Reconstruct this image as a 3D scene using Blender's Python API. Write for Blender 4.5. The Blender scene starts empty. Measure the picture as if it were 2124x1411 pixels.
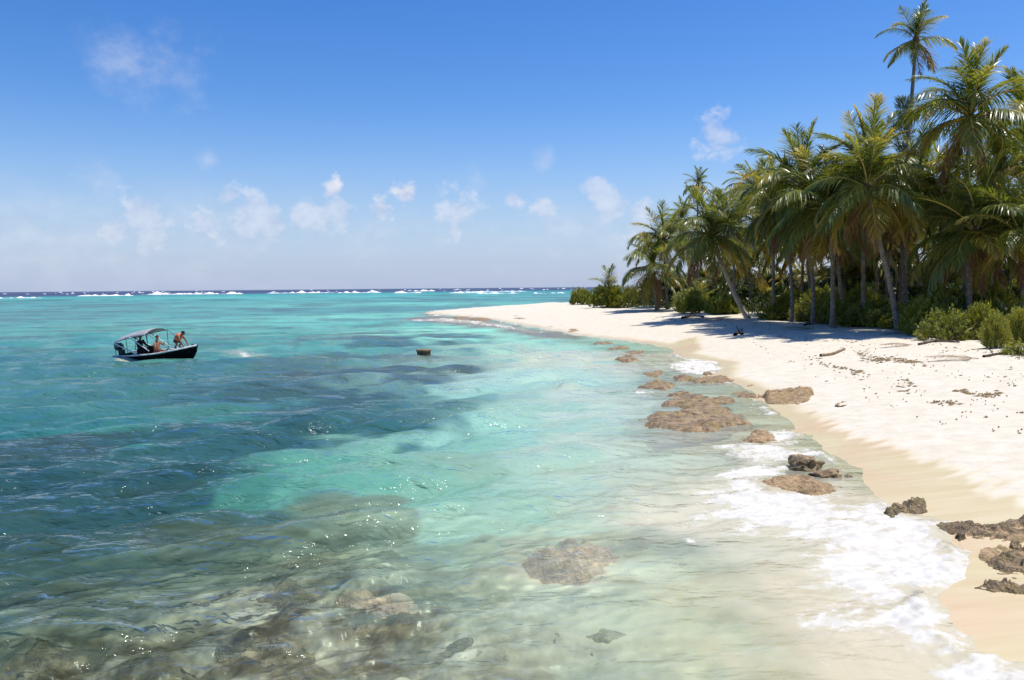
import bpy, bmesh, math, random
import numpy as np
from mathutils import Vector, Matrix

R = math.radians
scene = bpy.context.scene
COL = scene.collection

# ------------------------------------------------------------------ camera
CAM_H = 3.5
F_PX = 1667.0                       # focal length in pixels of the 2124 px wide photograph
PITCH = math.atan(109.0 / F_PX)
ROLL = R(0.50)
cam_data = bpy.data.cameras.new("camera")
cam_data.sensor_width = 36.0
cam_data.lens = 36.0 * F_PX / 2124.0
cam_data.clip_start = 0.1
cam_data.clip_end = 40000.0
cam = bpy.data.objects.new("camera", cam_data)
COL.objects.link(cam)
_rot = Matrix.Rotation(R(90) - PITCH, 3, 'X') @ Matrix.Rotation(-ROLL, 3, 'Z')
cam.matrix_world = Matrix.Translation((0, 0, CAM_H)) @ _rot.to_4x4()
scene.camera = cam

# ------------------------------------------------------------------ light
SUN_EL, SUN_AZ = R(70), R(74)       # azimuth measured to the right of the view axis (+Y)
SUN_DIR = Vector((math.sin(SUN_AZ) * math.cos(SUN_EL), math.cos(SUN_AZ) * math.cos(SUN_EL), math.sin(SUN_EL)))
sun_data = bpy.data.lights.new("sun", 'SUN')
sun_data.energy = 5.0
sun_data.angle = R(0.53)
sun_data.color = (1.0, 0.95, 0.87)
sun = bpy.data.objects.new("sun", sun_data)
sun.rotation_euler = SUN_DIR.to_track_quat('Z', 'Y').to_euler()
sun.location = (0, 0, 60)
COL.objects.link(sun)

scene.view_settings.view_transform = 'Standard'
scene.view_settings.look = 'None'
scene.view_settings.gamma = 1.0
scene.view_settings.use_curve_mapping = False
scene.view_settings.exposure = 0.0
scene.cycles.use_denoising = True
scene.cycles.use_adaptive_sampling = True
scene.cycles.adaptive_threshold = 0.015
scene.cycles.max_bounces = 6
scene.cycles.transparent_max_bounces = 10
scene.cycles.diffuse_bounces = 2
scene.cycles.glossy_bounces = 2
scene.cycles.sample_clamp_direct = 12.0
scene.cycles.sample_clamp_indirect = 4.0
scene.cycles.caustics_reflective = False
scene.cycles.caustics_refractive = False


def pix_dir(px, py):
    """world direction of a photograph pixel"""
    v = Vector(((px - 1062.0) / F_PX, (705.5 - py) / F_PX, -1.0))
    return (_rot @ v).normalized()


def pix_at_depth(px, py, Y):
    d = pix_dir(px, py)
    t = Y / d.y
    return Vector((d.x * t, d.y * t, CAM_H + d.z * t))


def plane_pt(px, py, z=0.0):
    d = pix_dir(px, py)
    t = (z - CAM_H) / d.z
    return (d.x * t, d.y * t)


# ------------------------------------------------------------------ node helpers
class NT:
    def __init__(self, tree):
        self.t = tree
        tree.nodes.clear()

    def n(self, typ, **kw):
        nd = self.t.nodes.new(typ)
        for k, v in kw.items():
            setattr(nd, k, v)
        return nd

    def link(self, a, b):
        self.t.links.new(a, b)

    def set(self, sock, v):
        if isinstance(v, bpy.types.NodeSocket):
            self.link(v, sock)
        else:
            sock.default_value = v

    def math(self, op, a, b=None, c=None, clamp=False):
        nd = self.n('ShaderNodeMath', operation=op)
        nd.use_clamp = clamp
        self.set(nd.inputs[0], a)
        if b is not None:
            self.set(nd.inputs[1], b)
        if c is not None:
            self.set(nd.inputs[2], c)
        return nd.outputs[0]

    def mapr(self, v, a, b, c=0.0, d=1.0, smooth=False):
        nd = self.n('ShaderNodeMapRange')
        nd.clamp = True
        if smooth:
            nd.interpolation_type = 'SMOOTHSTEP'
        self.set(nd.inputs['Value'], v)
        self.set(nd.inputs['From Min'], a)
        self.set(nd.inputs['From Max'], b)
        self.set(nd.inputs['To Min'], c)
        self.set(nd.inputs['To Max'], d)
        return nd.outputs['Result']

    def mix(self, f, a, b, blend='MIX'):
        nd = self.n('ShaderNodeMix', data_type='RGBA', blend_type=blend)
        self.set(nd.inputs[0], f)
        self.set(nd.inputs[6], a if isinstance(a, bpy.types.NodeSocket) else (*a, 1.0))
        self.set(nd.inputs[7], b if isinstance(b, bpy.types.NodeSocket) else (*b, 1.0))
        return nd.outputs[2]

    def noise(self, vec, scale, detail=4.0, rough=0.55, dist=0.0):
        nd = self.n('ShaderNodeTexNoise')
        if vec is not None:
            self.link(vec, nd.inputs['Vector'])
        nd.inputs['Scale'].default_value = scale
        nd.inputs['Detail'].default_value = detail
        nd.inputs['Roughness'].default_value = rough
        nd.inputs['Distortion'].default_value = dist
        return nd.outputs[0]

    def mapping(self, vec, loc=(0, 0, 0), rot=(0, 0, 0), scale=(1, 1, 1)):
        nd = self.n('ShaderNodeMapping')
        self.link(vec, nd.inputs[0])
        nd.inputs[1].default_value = loc
        nd.inputs[2].default_value = rot
        nd.inputs[3].default_value = scale
        return nd.outputs[0]

    def attr(self, name):
        return self.n('ShaderNodeAttribute', attribute_name=name)


def lin(r, g, b):
    f = lambda c: ((c / 255.0 + 0.055) / 1.055) ** 2.4 if c > 10 else c / 255.0 / 12.92
    return (f(r), f(g), f(b))


# ------------------------------------------------------------------ sky
world = bpy.data.worlds.new("World")
scene.world = world
world.use_nodes = True
W = NT(world.node_tree)
sky = W.n('ShaderNodeTexSky', sky_type='NISHITA')
sky.sun_disc = False
sky.sun_elevation = SUN_EL
sky.sun_rotation = SUN_AZ
sky.altitude = 0.0
sky.air_density = 1.0
sky.dust_density = 0.4
sky.ozone_density = 3.0
hs = W.n('ShaderNodeHueSaturation')
hs.inputs['Saturation'].default_value = 1.38
hs.inputs['Hue'].default_value = 0.513
hs.inputs['Value'].default_value = 1.42
W.link(sky.outputs[0], hs.inputs['Color'])
tc = W.n('ShaderNodeTexCoord')
sep = W.n('ShaderNodeSeparateXYZ')
W.link(tc.outputs['Generated'], sep.inputs[0])
elev = W.math('ARCSINE', sep.outputs[2])
# low cloud bank that rings the horizon
cv = W.mapping(tc.outputs['Generated'], scale=(1, 1, 2.2))
cn = W.noise(cv, 9.0, 4.0, 0.58)
cn2 = W.noise(cv, 2.6, 3.0, 0.5)
band = W.math('MULTIPLY', W.mapr(elev, 0.005, 0.05, 0.45, 1.0, True), W.mapr(elev, 0.06, 0.145, 1.0, 0.0, True))
cnb = W.math('ADD', cn, W.math('MULTIPLY', W.math('SUBTRACT', cn2, 0.5), 0.5))
bank = W.math('MULTIPLY', W.mapr(cnb, 0.42, 0.70, 0.0, 0.30, True), band)
# single cumulus puffs (direction, angular radius, strength)
PUFFS = [(265, 118, .050, .42), (340, 128, .055, .36), (375, 160, .040, .30), (195, 385, .026, .45), (1497, 285, .036, .60), (1480, 270, .022, .5),
         (688, 392, .022, .95), (838, 402, .022, 1.0), (790, 430, .024, .85), (472, 408, .024, .75), (520, 440, .034, .75),
         (560, 462, .030, .65), (300, 440, .034, .55), (430, 460, .026, .55), (640, 450, .034, .6), (235, 480, .03, .5), (310, 500, .026, .5),
         (700, 440, .03, .55), (950, 440, .036, .5), (990, 368, .022, .35), (1065, 410, .016, .6), (1132, 438, .02, .6),
         (1240, 395, .022, .7), (1275, 430, .032, .6), (1320, 460, .03, .5), (110, 470, .03, .4), (20, 500, .04, .45), (435, 330, .018, .28), (1130, 335, .014, .25)]
pn = W.noise(W.mapping(tc.outputs['Generated'], scale=(1, 1, 1.3)), 36.0, 4.0, 0.6)
pn_low = W.noise(tc.outputs['Generated'], 13.0, 1.0, 0.5)
nz = W.math('ADD', W.math('MULTIPLY_ADD', pn, 2.2, -0.1), W.math('MULTIPLY_ADD', pn_low, 1.2, -0.6))
nz_soft = W.math('ADD', W.math('MULTIPLY_ADD', pn, 1.1, 0.45), W.math('MULTIPLY_ADD', pn_low, 1.5, -0.75))
puffs = {}
for (px, py, rad, st) in PUFFS:
    cls = 0.92 if st >= 0.8 else (0.54 if st > 0.45 else 0.34)
    dn = W.n('ShaderNodeVectorMath', operation='DISTANCE')
    W.link(tc.outputs['Generated'], dn.inputs[0])
    dn.inputs[1].default_value = pix_dir(px, py)
    v = W.math('MULTIPLY_ADD', dn.outputs['Value'], -1.0 / (rad * (1.0 if st > 0.45 else 1.3)), nz if st > 0.45 else nz_soft)
    puffs[cls] = v if cls not in puffs else W.math('MAXIMUM', puffs[cls], v)
cloud = bank
for cls, v in puffs.items():
    cloud = W.math('MAXIMUM', cloud, W.mapr(v, 0.12, 0.12 + (0.6 if cls > 0.4 else 1.2), 0.0, cls, True))
hz = W.mapr(elev, -0.02, 0.24, 0.86, 0.0, True)
SKY_STR = 0.105
k = 1.0 / SKY_STR
hcol = tuple(c * k for c in lin(168, 186, 228))
base = W.mix(W.math('POWER', hz, 1.3), hs.outputs[0], hcol)
ccol = W.mix(W.mapr(pn, 0.35, 0.7), tuple(c * k for c in lin(196, 206, 232)), tuple(c * k for c in lin(236, 239, 248)))
final = W.mix(cloud, base, ccol)
bg = W.n('ShaderNodeBackground')
bg.inputs['Strength'].default_value = SKY_STR
W.link(final, bg.inputs['Color'])
wo = W.n('ShaderNodeOutputWorld')
W.link(bg.outputs[0], wo.inputs[0])
world.cycles.sampling_method = 'MANUAL'
world.cycles.sample_map_resolution = 512


# ------------------------------------------------------------------ numpy noise
class Perlin:
    def __init__(self, seed):
        rs = np.random.RandomState(seed)
        self.p = np.tile(rs.permutation(256), 3)
        a = rs.rand(256) * 2 * np.pi
        self.g = np.stack([np.cos(a), np.sin(a)], 1)

    def __call__(self, x, y):
        x = np.asarray(x, float)
        y = np.asarray(y, float)
        xi = np.floor(x).astype(int)
        yi = np.floor(y).astype(int)
        xf = x - xi
        yf = y - yi
        xi &= 255
        yi &= 255
        u = xf * xf * xf * (xf * (xf * 6 - 15) + 10)
        v = yf * yf * yf * (yf * (yf * 6 - 15) + 10)
        p, g = self.p, self.g

        def gr(ix, iy, dx, dy):
            h = p[p[ix] + iy]
            return g[h, 0] * dx + g[h, 1] * dy
        n00 = gr(xi, yi, xf, yf)
        n10 = gr(xi + 1, yi, xf - 1, yf)
        n01 = gr(xi, yi + 1, xf, yf - 1)
        n11 = gr(xi + 1, yi + 1, xf - 1, yf - 1)
        a = n00 + u * (n10 - n00)
        b = n01 + u * (n11 - n01)
        return (a + v * (b - a)) * 1.5

    def fbm(self, x, y, octaves=4, gain=0.5):
        s, a = 0, 1.0
        for i in range(octaves):
            s = s + a * self(x * 2 ** i + 17.3 * i, y * 2 ** i - 9.1 * i)
            a *= gain
        return s


PN = [Perlin(s) for s in range(11, 23)]


def sstep(a, b, x):
    t = np.clip((np.asarray(x, float) - a) / (b - a), 0, 1)
    return t * t * (3 - 2 * t)


# ------------------------------------------------------------------ plan of the place
# waterline traced in the photograph, carried to the z = 0 plane
SHORE_PX = [(905, 652), (960, 657), (1010, 662), (1060, 671), (1120, 682), (1180, 693), (1250, 703), (1330, 711), (1380, 722), (1420, 742),
            (1475, 752), (1490, 766), (1480, 785), (1530, 800), (1570, 822), (1600, 850), (1640, 880), (1680, 915), (1730, 950), (1775, 985),
            (1815, 1030), (1850, 1052), (1925, 1080), (1990, 1130), (2012, 1165), (1990, 1200), (1945, 1235), (1950, 1300), (2020, 1350), (2124, 1395)]
SHORE = [plane_pt(x, y) for x, y in SHORE_PX]
LAND = [(-12.5, 112.0)] + SHORE + [(5.6, 5.0), (6.5, 0.0), (9.0, -20.0), (20.0, -90.0), (420.0, -90.0), (420.0, 330.0), (150.0, 250.0), (70.0, 190.0),
                                   (34.0, 166.0), (15.0, 155.0), (3.0, 146.0), (-5.0, 134.0), (-11.0, 124.0)]


def sdist(poly, X, Y):
    """signed distance to a polygon, positive inside"""
    X = np.asarray(X, float)
    Y = np.asarray(Y, float)
    d2 = np.full(X.shape, 1e18)
    inside = np.zeros(X.shape, bool)
    n = len(poly)
    for i in range(n):
        x0, y0 = poly[i]
        x1, y1 = poly[(i + 1) % n]
        ex, ey = x1 - x0, y1 - y0
        L = ex * ex + ey * ey + 1e-12
        t = np.clip(((X - x0) * ex + (Y - y0) * ey) / L, 0, 1)
        dx, dy = X - (x0 + t * ex), Y - (y0 + t * ey)
        d2 = np.minimum(d2, dx * dx + dy * dy)
        c = ((y0 > Y) != (y1 > Y)) & (X < (x1 - x0) * (Y - y0) / (y1 - y0 + 1e-12) + x0)
        inside ^= c
    d = np.sqrt(d2)
    return np.where(inside, d, -d)


def pxpoly(pts, z=0.0):
    return [plane_pt(x, y, z) for x, y in pts]


# rocky, weed-grown bottom in the foreground and the dark weed fields further out (world polygons)
REEF = pxpoly([(-300, 1500), (-300, 1200), (150, 1180), (420, 1150), (640, 1070), (900, 1090), (1080, 1160), (1000, 1230), (1060, 1300), (1250, 1340), (1500, 1411), (1500, 1600)])


def seabed_depth(s):
    return 0.055 * np.clip(s, 0, 6) + 0.62 * (1 - np.exp(-(np.maximum(s, 0) / 8.5) ** 2)) + 0.012 * np.clip(s, 0, 80)


def ground_z(X, Y):
    X = np.asarray(X, float)
    Y = np.asarray(Y, float)
    s = sdist(LAND, X, Y)
    sl = np.maximum(s, 0)
    z = 1.5 * (1 - np.exp(-sl / 13.0))
    lift = sstep(6, 16, sl)
    z = z + lift * (0.16 * PN[0](X * 0.11, Y * 0.11) + 0.10 * PN[1](X * 0.35, Y * 0.35))
    z = z + sstep(0.5, 4, sl) * 0.03 * PN[2](X * 0.5, Y * 0.2)
    return np.where(s > 0, z, -seabed_depth(-s))


def ground_full(X, Y):
    """ground with its small relief"""
    s = sdist(LAND, X, Y)
    z = ground_z(X, Y)
    dry = sstep(5, 11, s)
    r = np.hypot(X, Y)
    fine = 1 - sstep(30, 70, r)
    # trampled, wind-blown upper beach
    z = z + dry * fine * (0.045 * np.abs(PN[3].fbm(X * 1.4, Y * 1.4, 3)) - 0.03) * 1.1
    z = z + dry * fine * 0.016 * PN[4](X * 5.5, Y * 5.5) - dry * fine * 0.05 * sstep(0.35, 0.6, PN[9](X * 2.1, Y * 2.1))
    # sea bottom: ripples, hollows, lumps of reef
    so = np.maximum(-s, 0)
    off = sstep(0.3, 3.0, so) * (1 - sstep(60, 110, r))
    reef = sstep(-2.2, 1.4, sdist(REEF, X + 0.6 * PN[5](X * .6, Y * .6), Y + 0.6 * PN[6](X * .6, Y * .6)))
    lumps = PN[5].fbm(X * 0.75, Y * 0.75, 4, 0.5)
    z = z + off * (0.05 * PN[7].fbm(X * 0.8, Y * 0.8, 3) + 0.012 * PN[8].fbm(X * 4.0, Y * 4.0, 2))
    z = z + off * reef * (0.20 * (lumps + 0.2) + 0.05 * PN[9].fbm(X * 3.2, Y * 3.2, 3))
    z = np.where(s < 0, np.minimum(z, -0.01 - 0.05 * sstep(0, 3, so)), z)
    return z, s, reef * off


_GX0, _GY0, _GS = -40.0, 3.0, 0.2
_gx, _gy = np.meshgrid(_GX0 + _GS * np.arange(700), _GY0 + _GS * np.arange(720), indexing='ij')
_GRID = ground_full(_gx.ravel(), _gy.ravel())[0].reshape(_gx.shape)


def gz(x, y):
    """height of the ground (from a table)"""
    u = min(max((x - _GX0) / _GS, 0), 698.99)
    v = min(max((y - _GY0) / _GS, 0), 718.99)
    i, j = int(u), int(v)
    fu, fv = u - i, v - j
    g = _GRID
    return float(g[i, j] * (1 - fu) * (1 - fv) + g[i + 1, j] * fu * (1 - fv) + g[i, j + 1] * (1 - fu) * fv + g[i + 1, j + 1] * fu * fv)


def at(px, py):
    """where the sight line of a pixel meets the ground (or the water, z = 0)"""
    z = 0.3
    for _ in range(16):
        x, y = plane_pt(px, py, z)
        z = 0.5 * z + 0.5 * max(gz(x, y), 0.0)
    return Vector((x, y, gz(x, y)))


# ------------------------------------------------------------------ mesh helpers
def new_mesh(name, verts, faces, mats=(), smooth=True):
    """verts (n,3) array, faces (m,k) array of constant k"""
    me = bpy.data.meshes.new(name)
    verts = np.asarray(verts, np.float32)
    faces = np.asarray(faces, np.int32)
    m, kk = faces.shape
    me.vertices.add(len(verts))
    me.vertices.foreach_set('co', verts.ravel())
    me.loops.add(m * kk)
    me.loops.foreach_set('vertex_index', faces.ravel())
    me.polygons.add(m)
    me.polygons.foreach_set('loop_start', np.arange(0, m * kk, kk, dtype=np.int32))
    me.polygons.foreach_set('loop_total', np.full(m, kk, np.int32))
    me.polygons.foreach_set('use_smooth', np.full(m, smooth, bool))
    for mt in mats:
        me.materials.append(mt)
    me.update(calc_edges=True)
    me.validate()
    return me


def fattr(me, name, arr):
    a = me.attributes.new(name, 'FLOAT', 'POINT')
    a.data.foreach_set('value', np.asarray(arr, np.float32).ravel())


def cattr(me, name, arr):
    a = me.attributes.new(name, 'FLOAT_COLOR', 'POINT')
    arr = np.asarray(arr, np.float32)
    if arr.shape[1] == 3:
        arr = np.concatenate([arr, np.ones((len(arr), 1), np.float32)], 1)
    a.data.foreach_set('color', arr.ravel())


def obj(name, me, parent=None, loc=None):
    o = bpy.data.objects.new(name, me)
    COL.objects.link(o)
    if parent is not None:
        o.parent = parent
    if loc is not None:
        o.location = loc
    return o


def tag(o, label=None, cat=None, group=None, kind=None):
    if label:
        o['label'] = label
    if cat:
        o['category'] = cat
    if group:
        o['group'] = group
    if kind:
        o['kind'] = kind
    return o


def thing(name, label, cat, loc=(0, 0, 0), rz=0.0, group=None):
    o = bpy.data.objects.new(name, None)
    o.empty_display_size = 0.2
    COL.objects.link(o)
    o.location = loc
    o.rotation_euler = (0, 0, rz)
    return tag(o, label, cat, group)


def polar_grid(rows, az):
    """full ring grid; az closed"""
    nr, na = len(rows), len(az)
    Rr, A = np.meshgrid(rows, az, indexing='ij')
    X = Rr * np.sin(A)
    Y = Rr * np.cos(A)
    i = np.arange(nr - 1)[:, None] * na
    j = np.arange(na)[None, :]
    j2 = (j + 1) % na
    f = np.stack([i + j, i + na + j, i + na + j2, i + j2], -1).reshape(-1, 4)[:, ::-1]
    return X.ravel(), Y.ravel(), f


def radial_rows(r0, r1, fine, k_, coarse_from=1e9, grow=1.12):
    rows = [r0]
    r = r0
    while r < r1:
        dr = max(fine, r * r / 2814.0 * k_)
        if r > coarse_from:
            dr = max(dr, r * (grow - 1))
        r = r + min(dr, max(r * 0.35, 0.05))
        rows.append(min(r, r1))
    return np.array(rows)


def azimuths(half_deg, n_fine, n_coarse):
    a = np.linspace(-R(half_deg), R(half_deg), n_fine)
    b = np.linspace(R(half_deg), 2 * math.pi - R(half_deg), n_coarse + 2)[1:-1]
    return np.concatenate([a, b])


# ------------------------------------------------------------------ materials
def new_mat(name):
    m = bpy.data.materials.new(name)
    m.use_nodes = True
    return m, NT(m.node_tree)


def out(nt, shader, disp=None):
    o = nt.n('ShaderNodeOutputMaterial')
    nt.link(shader, o.inputs[0])


def principled(nt, color, rough=0.6, normal=None, spec=0.5, **kw):
    p = nt.n('ShaderNodeBsdfPrincipled')
    nt.set(p.inputs['Base Color'], color if isinstance(color, bpy.types.NodeSocket) else (*color, 1.0))
    nt.set(p.inputs['Roughness'], rough)
    nt.set(p.inputs['Specular IOR Level'], spec)
    if normal is not None:
        nt.link(normal, p.inputs['Normal'])
    for k_, v in kw.items():
        nt.set(p.inputs[k_], v)
    return p.outputs[0]


def bump(nt, h, strength, dist, normal=None):
    b = nt.n('ShaderNodeBump')
    b.inputs['Strength'].default_value = strength
    b.inputs['Distance'].default_value = dist
    nt.link(h, b.inputs['Height'])
    if normal is not None:
        nt.link(normal, b.inputs['Normal'])
    return b.outputs[0]


def simple_mat(name, col, rough=0.6, var=0.15, scale=8.0, bmp=0.15, spec=0.4, col2=None):
    m, nt = new_mat(name)
    tcn = nt.n('ShaderNodeTexCoord')
    n1 = nt.noise(tcn.outputs['Object'], scale, 5, 0.6)
    c2 = col2 if col2 else tuple(c * (1 - var * 2) for c in col)
    c = nt.mix(nt.mapr(n1, 0.35, 0.65), c2, col)
    nb = bump(nt, nt.noise(tcn.outputs['Object'], scale * 4, 4, 0.6), bmp, 0.02)
    out(nt, principled(nt, c, rough, nb, spec))
    return m


# --- sand and sea bottom
def sand_material():
    m, nt = new_mat("sand_and_bottom")
    geo = nt.n('ShaderNodeNewGeometry')
    P = geo.outputs['Position']
    wet = nt.attr('wet').outputs['Fac']
    reef = nt.attr('reef').outputs['Fac']
    sea = nt.attr('sea').outputs['Fac']
    n_mid = nt.noise(P, 2.6, 4, 0.6)
    n_fine = nt.noise(P, 38.0, 2, 0.7)
    dry = nt.mix(nt.mapr(n_mid, 0.35, 0.7), (0.71, 0.65, 0.525), (0.61, 0.545, 0.41))
    dry = nt.mix(nt.math('MULTIPLY', nt.mapr(n_fine, 0.62, 0.75), 0.35), dry, (0.42, 0.35, 0.24))
    streak = nt.noise(nt.mapping(P, rot=(0, 0, R(35)), scale=(0.35, 3.0, 1)), 1.5, 5, 0.6)
    wcol = nt.mix(nt.mapr(streak, 0.35, 0.65), (0.62, 0.51, 0.29), (0.69, 0.59, 0.37))
    pink = nt.mapr(nt.noise(P, 0.28, 2, 0.5), 0.50, 0.62)
    wcol = nt.mix(nt.math('MULTIPLY', pink, 0.5), wcol, (0.66, 0.44, 0.27))
    col = nt.mix(wet, dry, wcol)
    # bottom: pale sand with weed specks, brown reef
    bsand = nt.mix(nt.mapr(n_mid, 0.35, 0.68), (0.86, 0.79, 0.60), (0.62, 0.58, 0.42))
    vor = nt.n('ShaderNodeTexVoronoi')
    vor.inputs['Scale'].default_value = 3.4
    warp = nt.n('ShaderNodeVectorMath', operation='ADD')
    nt.link(P, warp.inputs[0])
    nw = nt.n('ShaderNodeTexNoise')
    nw.inputs['Scale'].default_value = 5.0
    nt.link(P, nw.inputs['Vector'])
    nt.link(nw.outputs['Color'], warp.inputs[1])
    nt.link(warp.outputs[0], vor.inputs['Vector'])
    speck = nt.math('MULTIPLY', nt.mapr(vor.outputs['Distance'], 0.10, 0.20, 1.0, 0.0), nt.mapr(nt.noise(P, 1.1, 3, 0.6), 0.48, 0.62))
    bsand = nt.mix(nt.math('MULTIPLY', speck, 0.85), bsand, (0.10, 0.065, 0.02))
    rk = nt.mix(nt.mapr(nt.noise(P, 4.5, 6, 0.65), 0.36, 0.64), (0.045, 0.034, 0.016), (0.34, 0.28, 0.17))
    rk = nt.mix(nt.mapr(nt.noise(P, 1.7, 4, 0.6), 0.45, 0.62), rk, (0.13, 0.085, 0.03))
    rmask = nt.math('MULTIPLY', reef, nt.mapr(nt.noise(P, 1.2, 5, 0.6), 0.30, 0.52))
    bcol = nt.mix(rmask, bsand, rk)
    col = nt.mix(sea, col, bcol)
    bh = nt.math('ADD', nt.math('MULTIPLY', n_fine, 0.35), nt.noise(P, 9.0, 5, 0.65))
    nd = nt.n('ShaderNodeBump')
    nd.inputs['Distance'].default_value = 0.03
    nt.link(bh, nd.inputs['Height'])
    nt.link(nt.mapr(wet, 0, 1, 0.55, 0.05), nd.inputs['Strength'])
    rough = nt.mapr(wet, 0, 1, 0.95, 0.30)
    out(nt, principled(nt, col, rough, nd.outputs[0], 0.25))
    return m


# --- water
def water_material():
    m, nt = new_mat("sea_water")
    geo = nt.n('ShaderNodeNewGeometry')
    P = geo.outputs['Position']
    wcol = nt.attr('body').outputs['Color']
    opac = nt.attr('opac').outputs['Fac']
    foam = nt.attr('foam').outputs['Fac']
    calm = nt.attr('calm').outputs['Fac']
    # ripples: crests run across the wind
    rot = R(-24)
    v1 = nt.mapping(P, rot=(0, 0, rot), scale=(0.55, 1.25, 1))
    w1 = nt.noise(v1, 0.55, 2, 0.5, 0.0)
    w2 = nt.noise(v1, 1.9, 3, 0.55, 0.0)
    w3 = nt.noise(nt.mapping(P, rot=(0, 0, R(15)), scale=(0.7, 1.2, 1)), 6.5, 2, 0.6, 0.0)
    ridge = nt.math('SUBTRACT', 1.0, nt.math('ABSOLUTE', nt.math('MULTIPLY', nt.math('SUBTRACT', w2, 0.5), 3.0)))
    h = nt.math('MULTIPLY', w1, 0.55)
    h = nt.math('ADD', h, nt.math('MULTIPLY', w2, 0.30))
    h = nt.math('ADD', h, nt.math('MULTIPLY', ridge, 0.045))
    h = nt.math('ADD', h, nt.math('MULTIPLY', w3, 0.055))
    nd = nt.n('ShaderNodeBump')
    nd.inputs['Distance'].default_value = 0.80
    nt.link(h, nd.inputs['Height'])
    nt.link(nt.mapr(calm, 0, 1, 1.0, 0.40), nd.inputs['Strength'])
    N = nd.outputs[0]
    # water body
    body = nt.n('ShaderNodeBsdfDiffuse')
    nt.link(wcol, body.inputs[0])
    nt.link(N, body.inputs['Normal'])
    tr = nt.n('ShaderNodeBsdfTransparent')
    tint = nt.n('ShaderNodeVectorMath', operation='SCALE')       # caustic light net painted into the tint by ripple curvature
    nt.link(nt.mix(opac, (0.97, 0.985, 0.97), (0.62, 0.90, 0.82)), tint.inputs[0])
    nt.link(nt.attr('caustic_tint').outputs['Fac'], tint.inputs['Scale'])
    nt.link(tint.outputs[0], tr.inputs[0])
    inner = nt.n('ShaderNodeMixShader')
    nt.link(opac, inner.inputs[0])
    nt.link(tr.outputs[0], inner.inputs[1])
    nt.link(body.outputs[0], inner.inputs[2])
    gl = nt.n('ShaderNodeBsdfGlossy')
    gl.inputs['Roughness'].default_value = 0.06
    nt.link(N, gl.inputs['Normal'])
    fr = nt.n('ShaderNodeFresnel')
    fr.inputs['IOR'].default_value = 1.33
    nt.link(N, fr.inputs['Normal'])
    surf = nt.n('ShaderNodeMixShader')
    nt.link(nt.math('MULTIPLY', fr.outputs[0], nt.attr('gloss').outputs['Fac']), surf.inputs[0])
    nt.link(inner.outputs[0], surf.inputs[1])
    nt.link(gl.outputs[0], surf.inputs[2])
    ff = foam
    fo_ = nt.n('ShaderNodeBsdfDiffuse')
    nt.link(nt.mix(nt.attr('froth').outputs['Fac'], (0.78, 0.75, 0.67), (0.94, 0.92, 0.87)), fo_.inputs[0])
    ft = nt.n('ShaderNodeBsdfTranslucent')
    ft.inputs[0].default_value = (0.85, 0.86, 0.84, 1)
    fm_ = nt.n('ShaderNodeMixShader')
    fm_.inputs[0].default_value = 0.3
    nt.link(fo_.outputs[0], fm_.inputs[1])
    nt.link(ft.outputs[0], fm_.inputs[2])
    fo = fm_.outputs[0]
    fin = nt.n('ShaderNodeMixShader')
    nt.link(ff, fin.inputs[0])
    nt.link(surf.outputs[0], fin.inputs[1])
    nt.link(fo, fin.inputs[2])
    out(nt, fin.outputs[0])
    return m


# ------------------------------------------------------------------ beach and bottom (one sheet)
WET = [pxpoly([(1300, 700), (1372, 714), (1442, 706), (1458, 724), (1432, 738), (1400, 745)], 0.12),
       pxpoly([(1440, 738), (1486, 741), (1536, 752), (1502, 769), (1470, 775)], 0.12),
       pxpoly([(1500, 790), (1560, 800), (1640, 842), (1690, 838), (1725, 872), (1800, 900), (1870, 926), (1990, 968), (2060, 996), (2160, 1044), (2600, 1300),
               (2600, 1700), (1500, 1700), (1500, 1000)], 0.28)]


def build_ground():
    rows = radial_rows(1.0, 420.0, 0.035, 1.0, 110, 1.05)
    rows = rows[(rows > 6.0) | (np.arange(len(rows)) % 6 == 0)]
    rows = np.concatenate([[0.2], rows, [700, 1500, 4000, 12500]])
    az = azimuths(41, 900, 60)
    X, Y, f = polar_grid(rows, az)
    z, s, reef = ground_full(X, Y)
    r = np.hypot(X, Y)
    z = np.where((s < 0) & (r > 300), -3.5, z)
    z = np.where((s > 0) & (r > 330), np.minimum(z, 0.6), z)
    z = np.where(r > 600, -30.0, z)
    me = new_mesh("beach", np.stack([X, Y, z], 1), f, [sand_material()])
    wob = 0.8 * PN[2].fbm(X * 0.5, Y * 0.5, 3) * np.clip(r / 20, 0.4, 2)
    strk = 0.55 * PN[6](X * 0.9 + Y * 0.6, (Y * 0.9 - X * 0.6) * 4.0)
    wet = np.zeros_like(X)
    for k_, w in enumerate(WET):
        d = sdist(w, X, Y)
        wet = np.maximum(wet, sstep(-0.45, 0.35, d + (strk + wob * 0.25) * (1.0 if k_ == 2 else 0.3)))
    wet = np.maximum(wet, 1 - sstep(0.05, 0.13, z + 0.02 * wob))
    wet = wet * (1 - sstep(0.55, 0.75, z))
    fattr(me, 'wet', wet)
    fattr(me, 'sea', 1 - sstep(-0.42, -0.06, z))
    fattr(me, 'reef', reef)
    o = obj("beach", me)
    tag(o, kind='structure')


build_ground()


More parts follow.
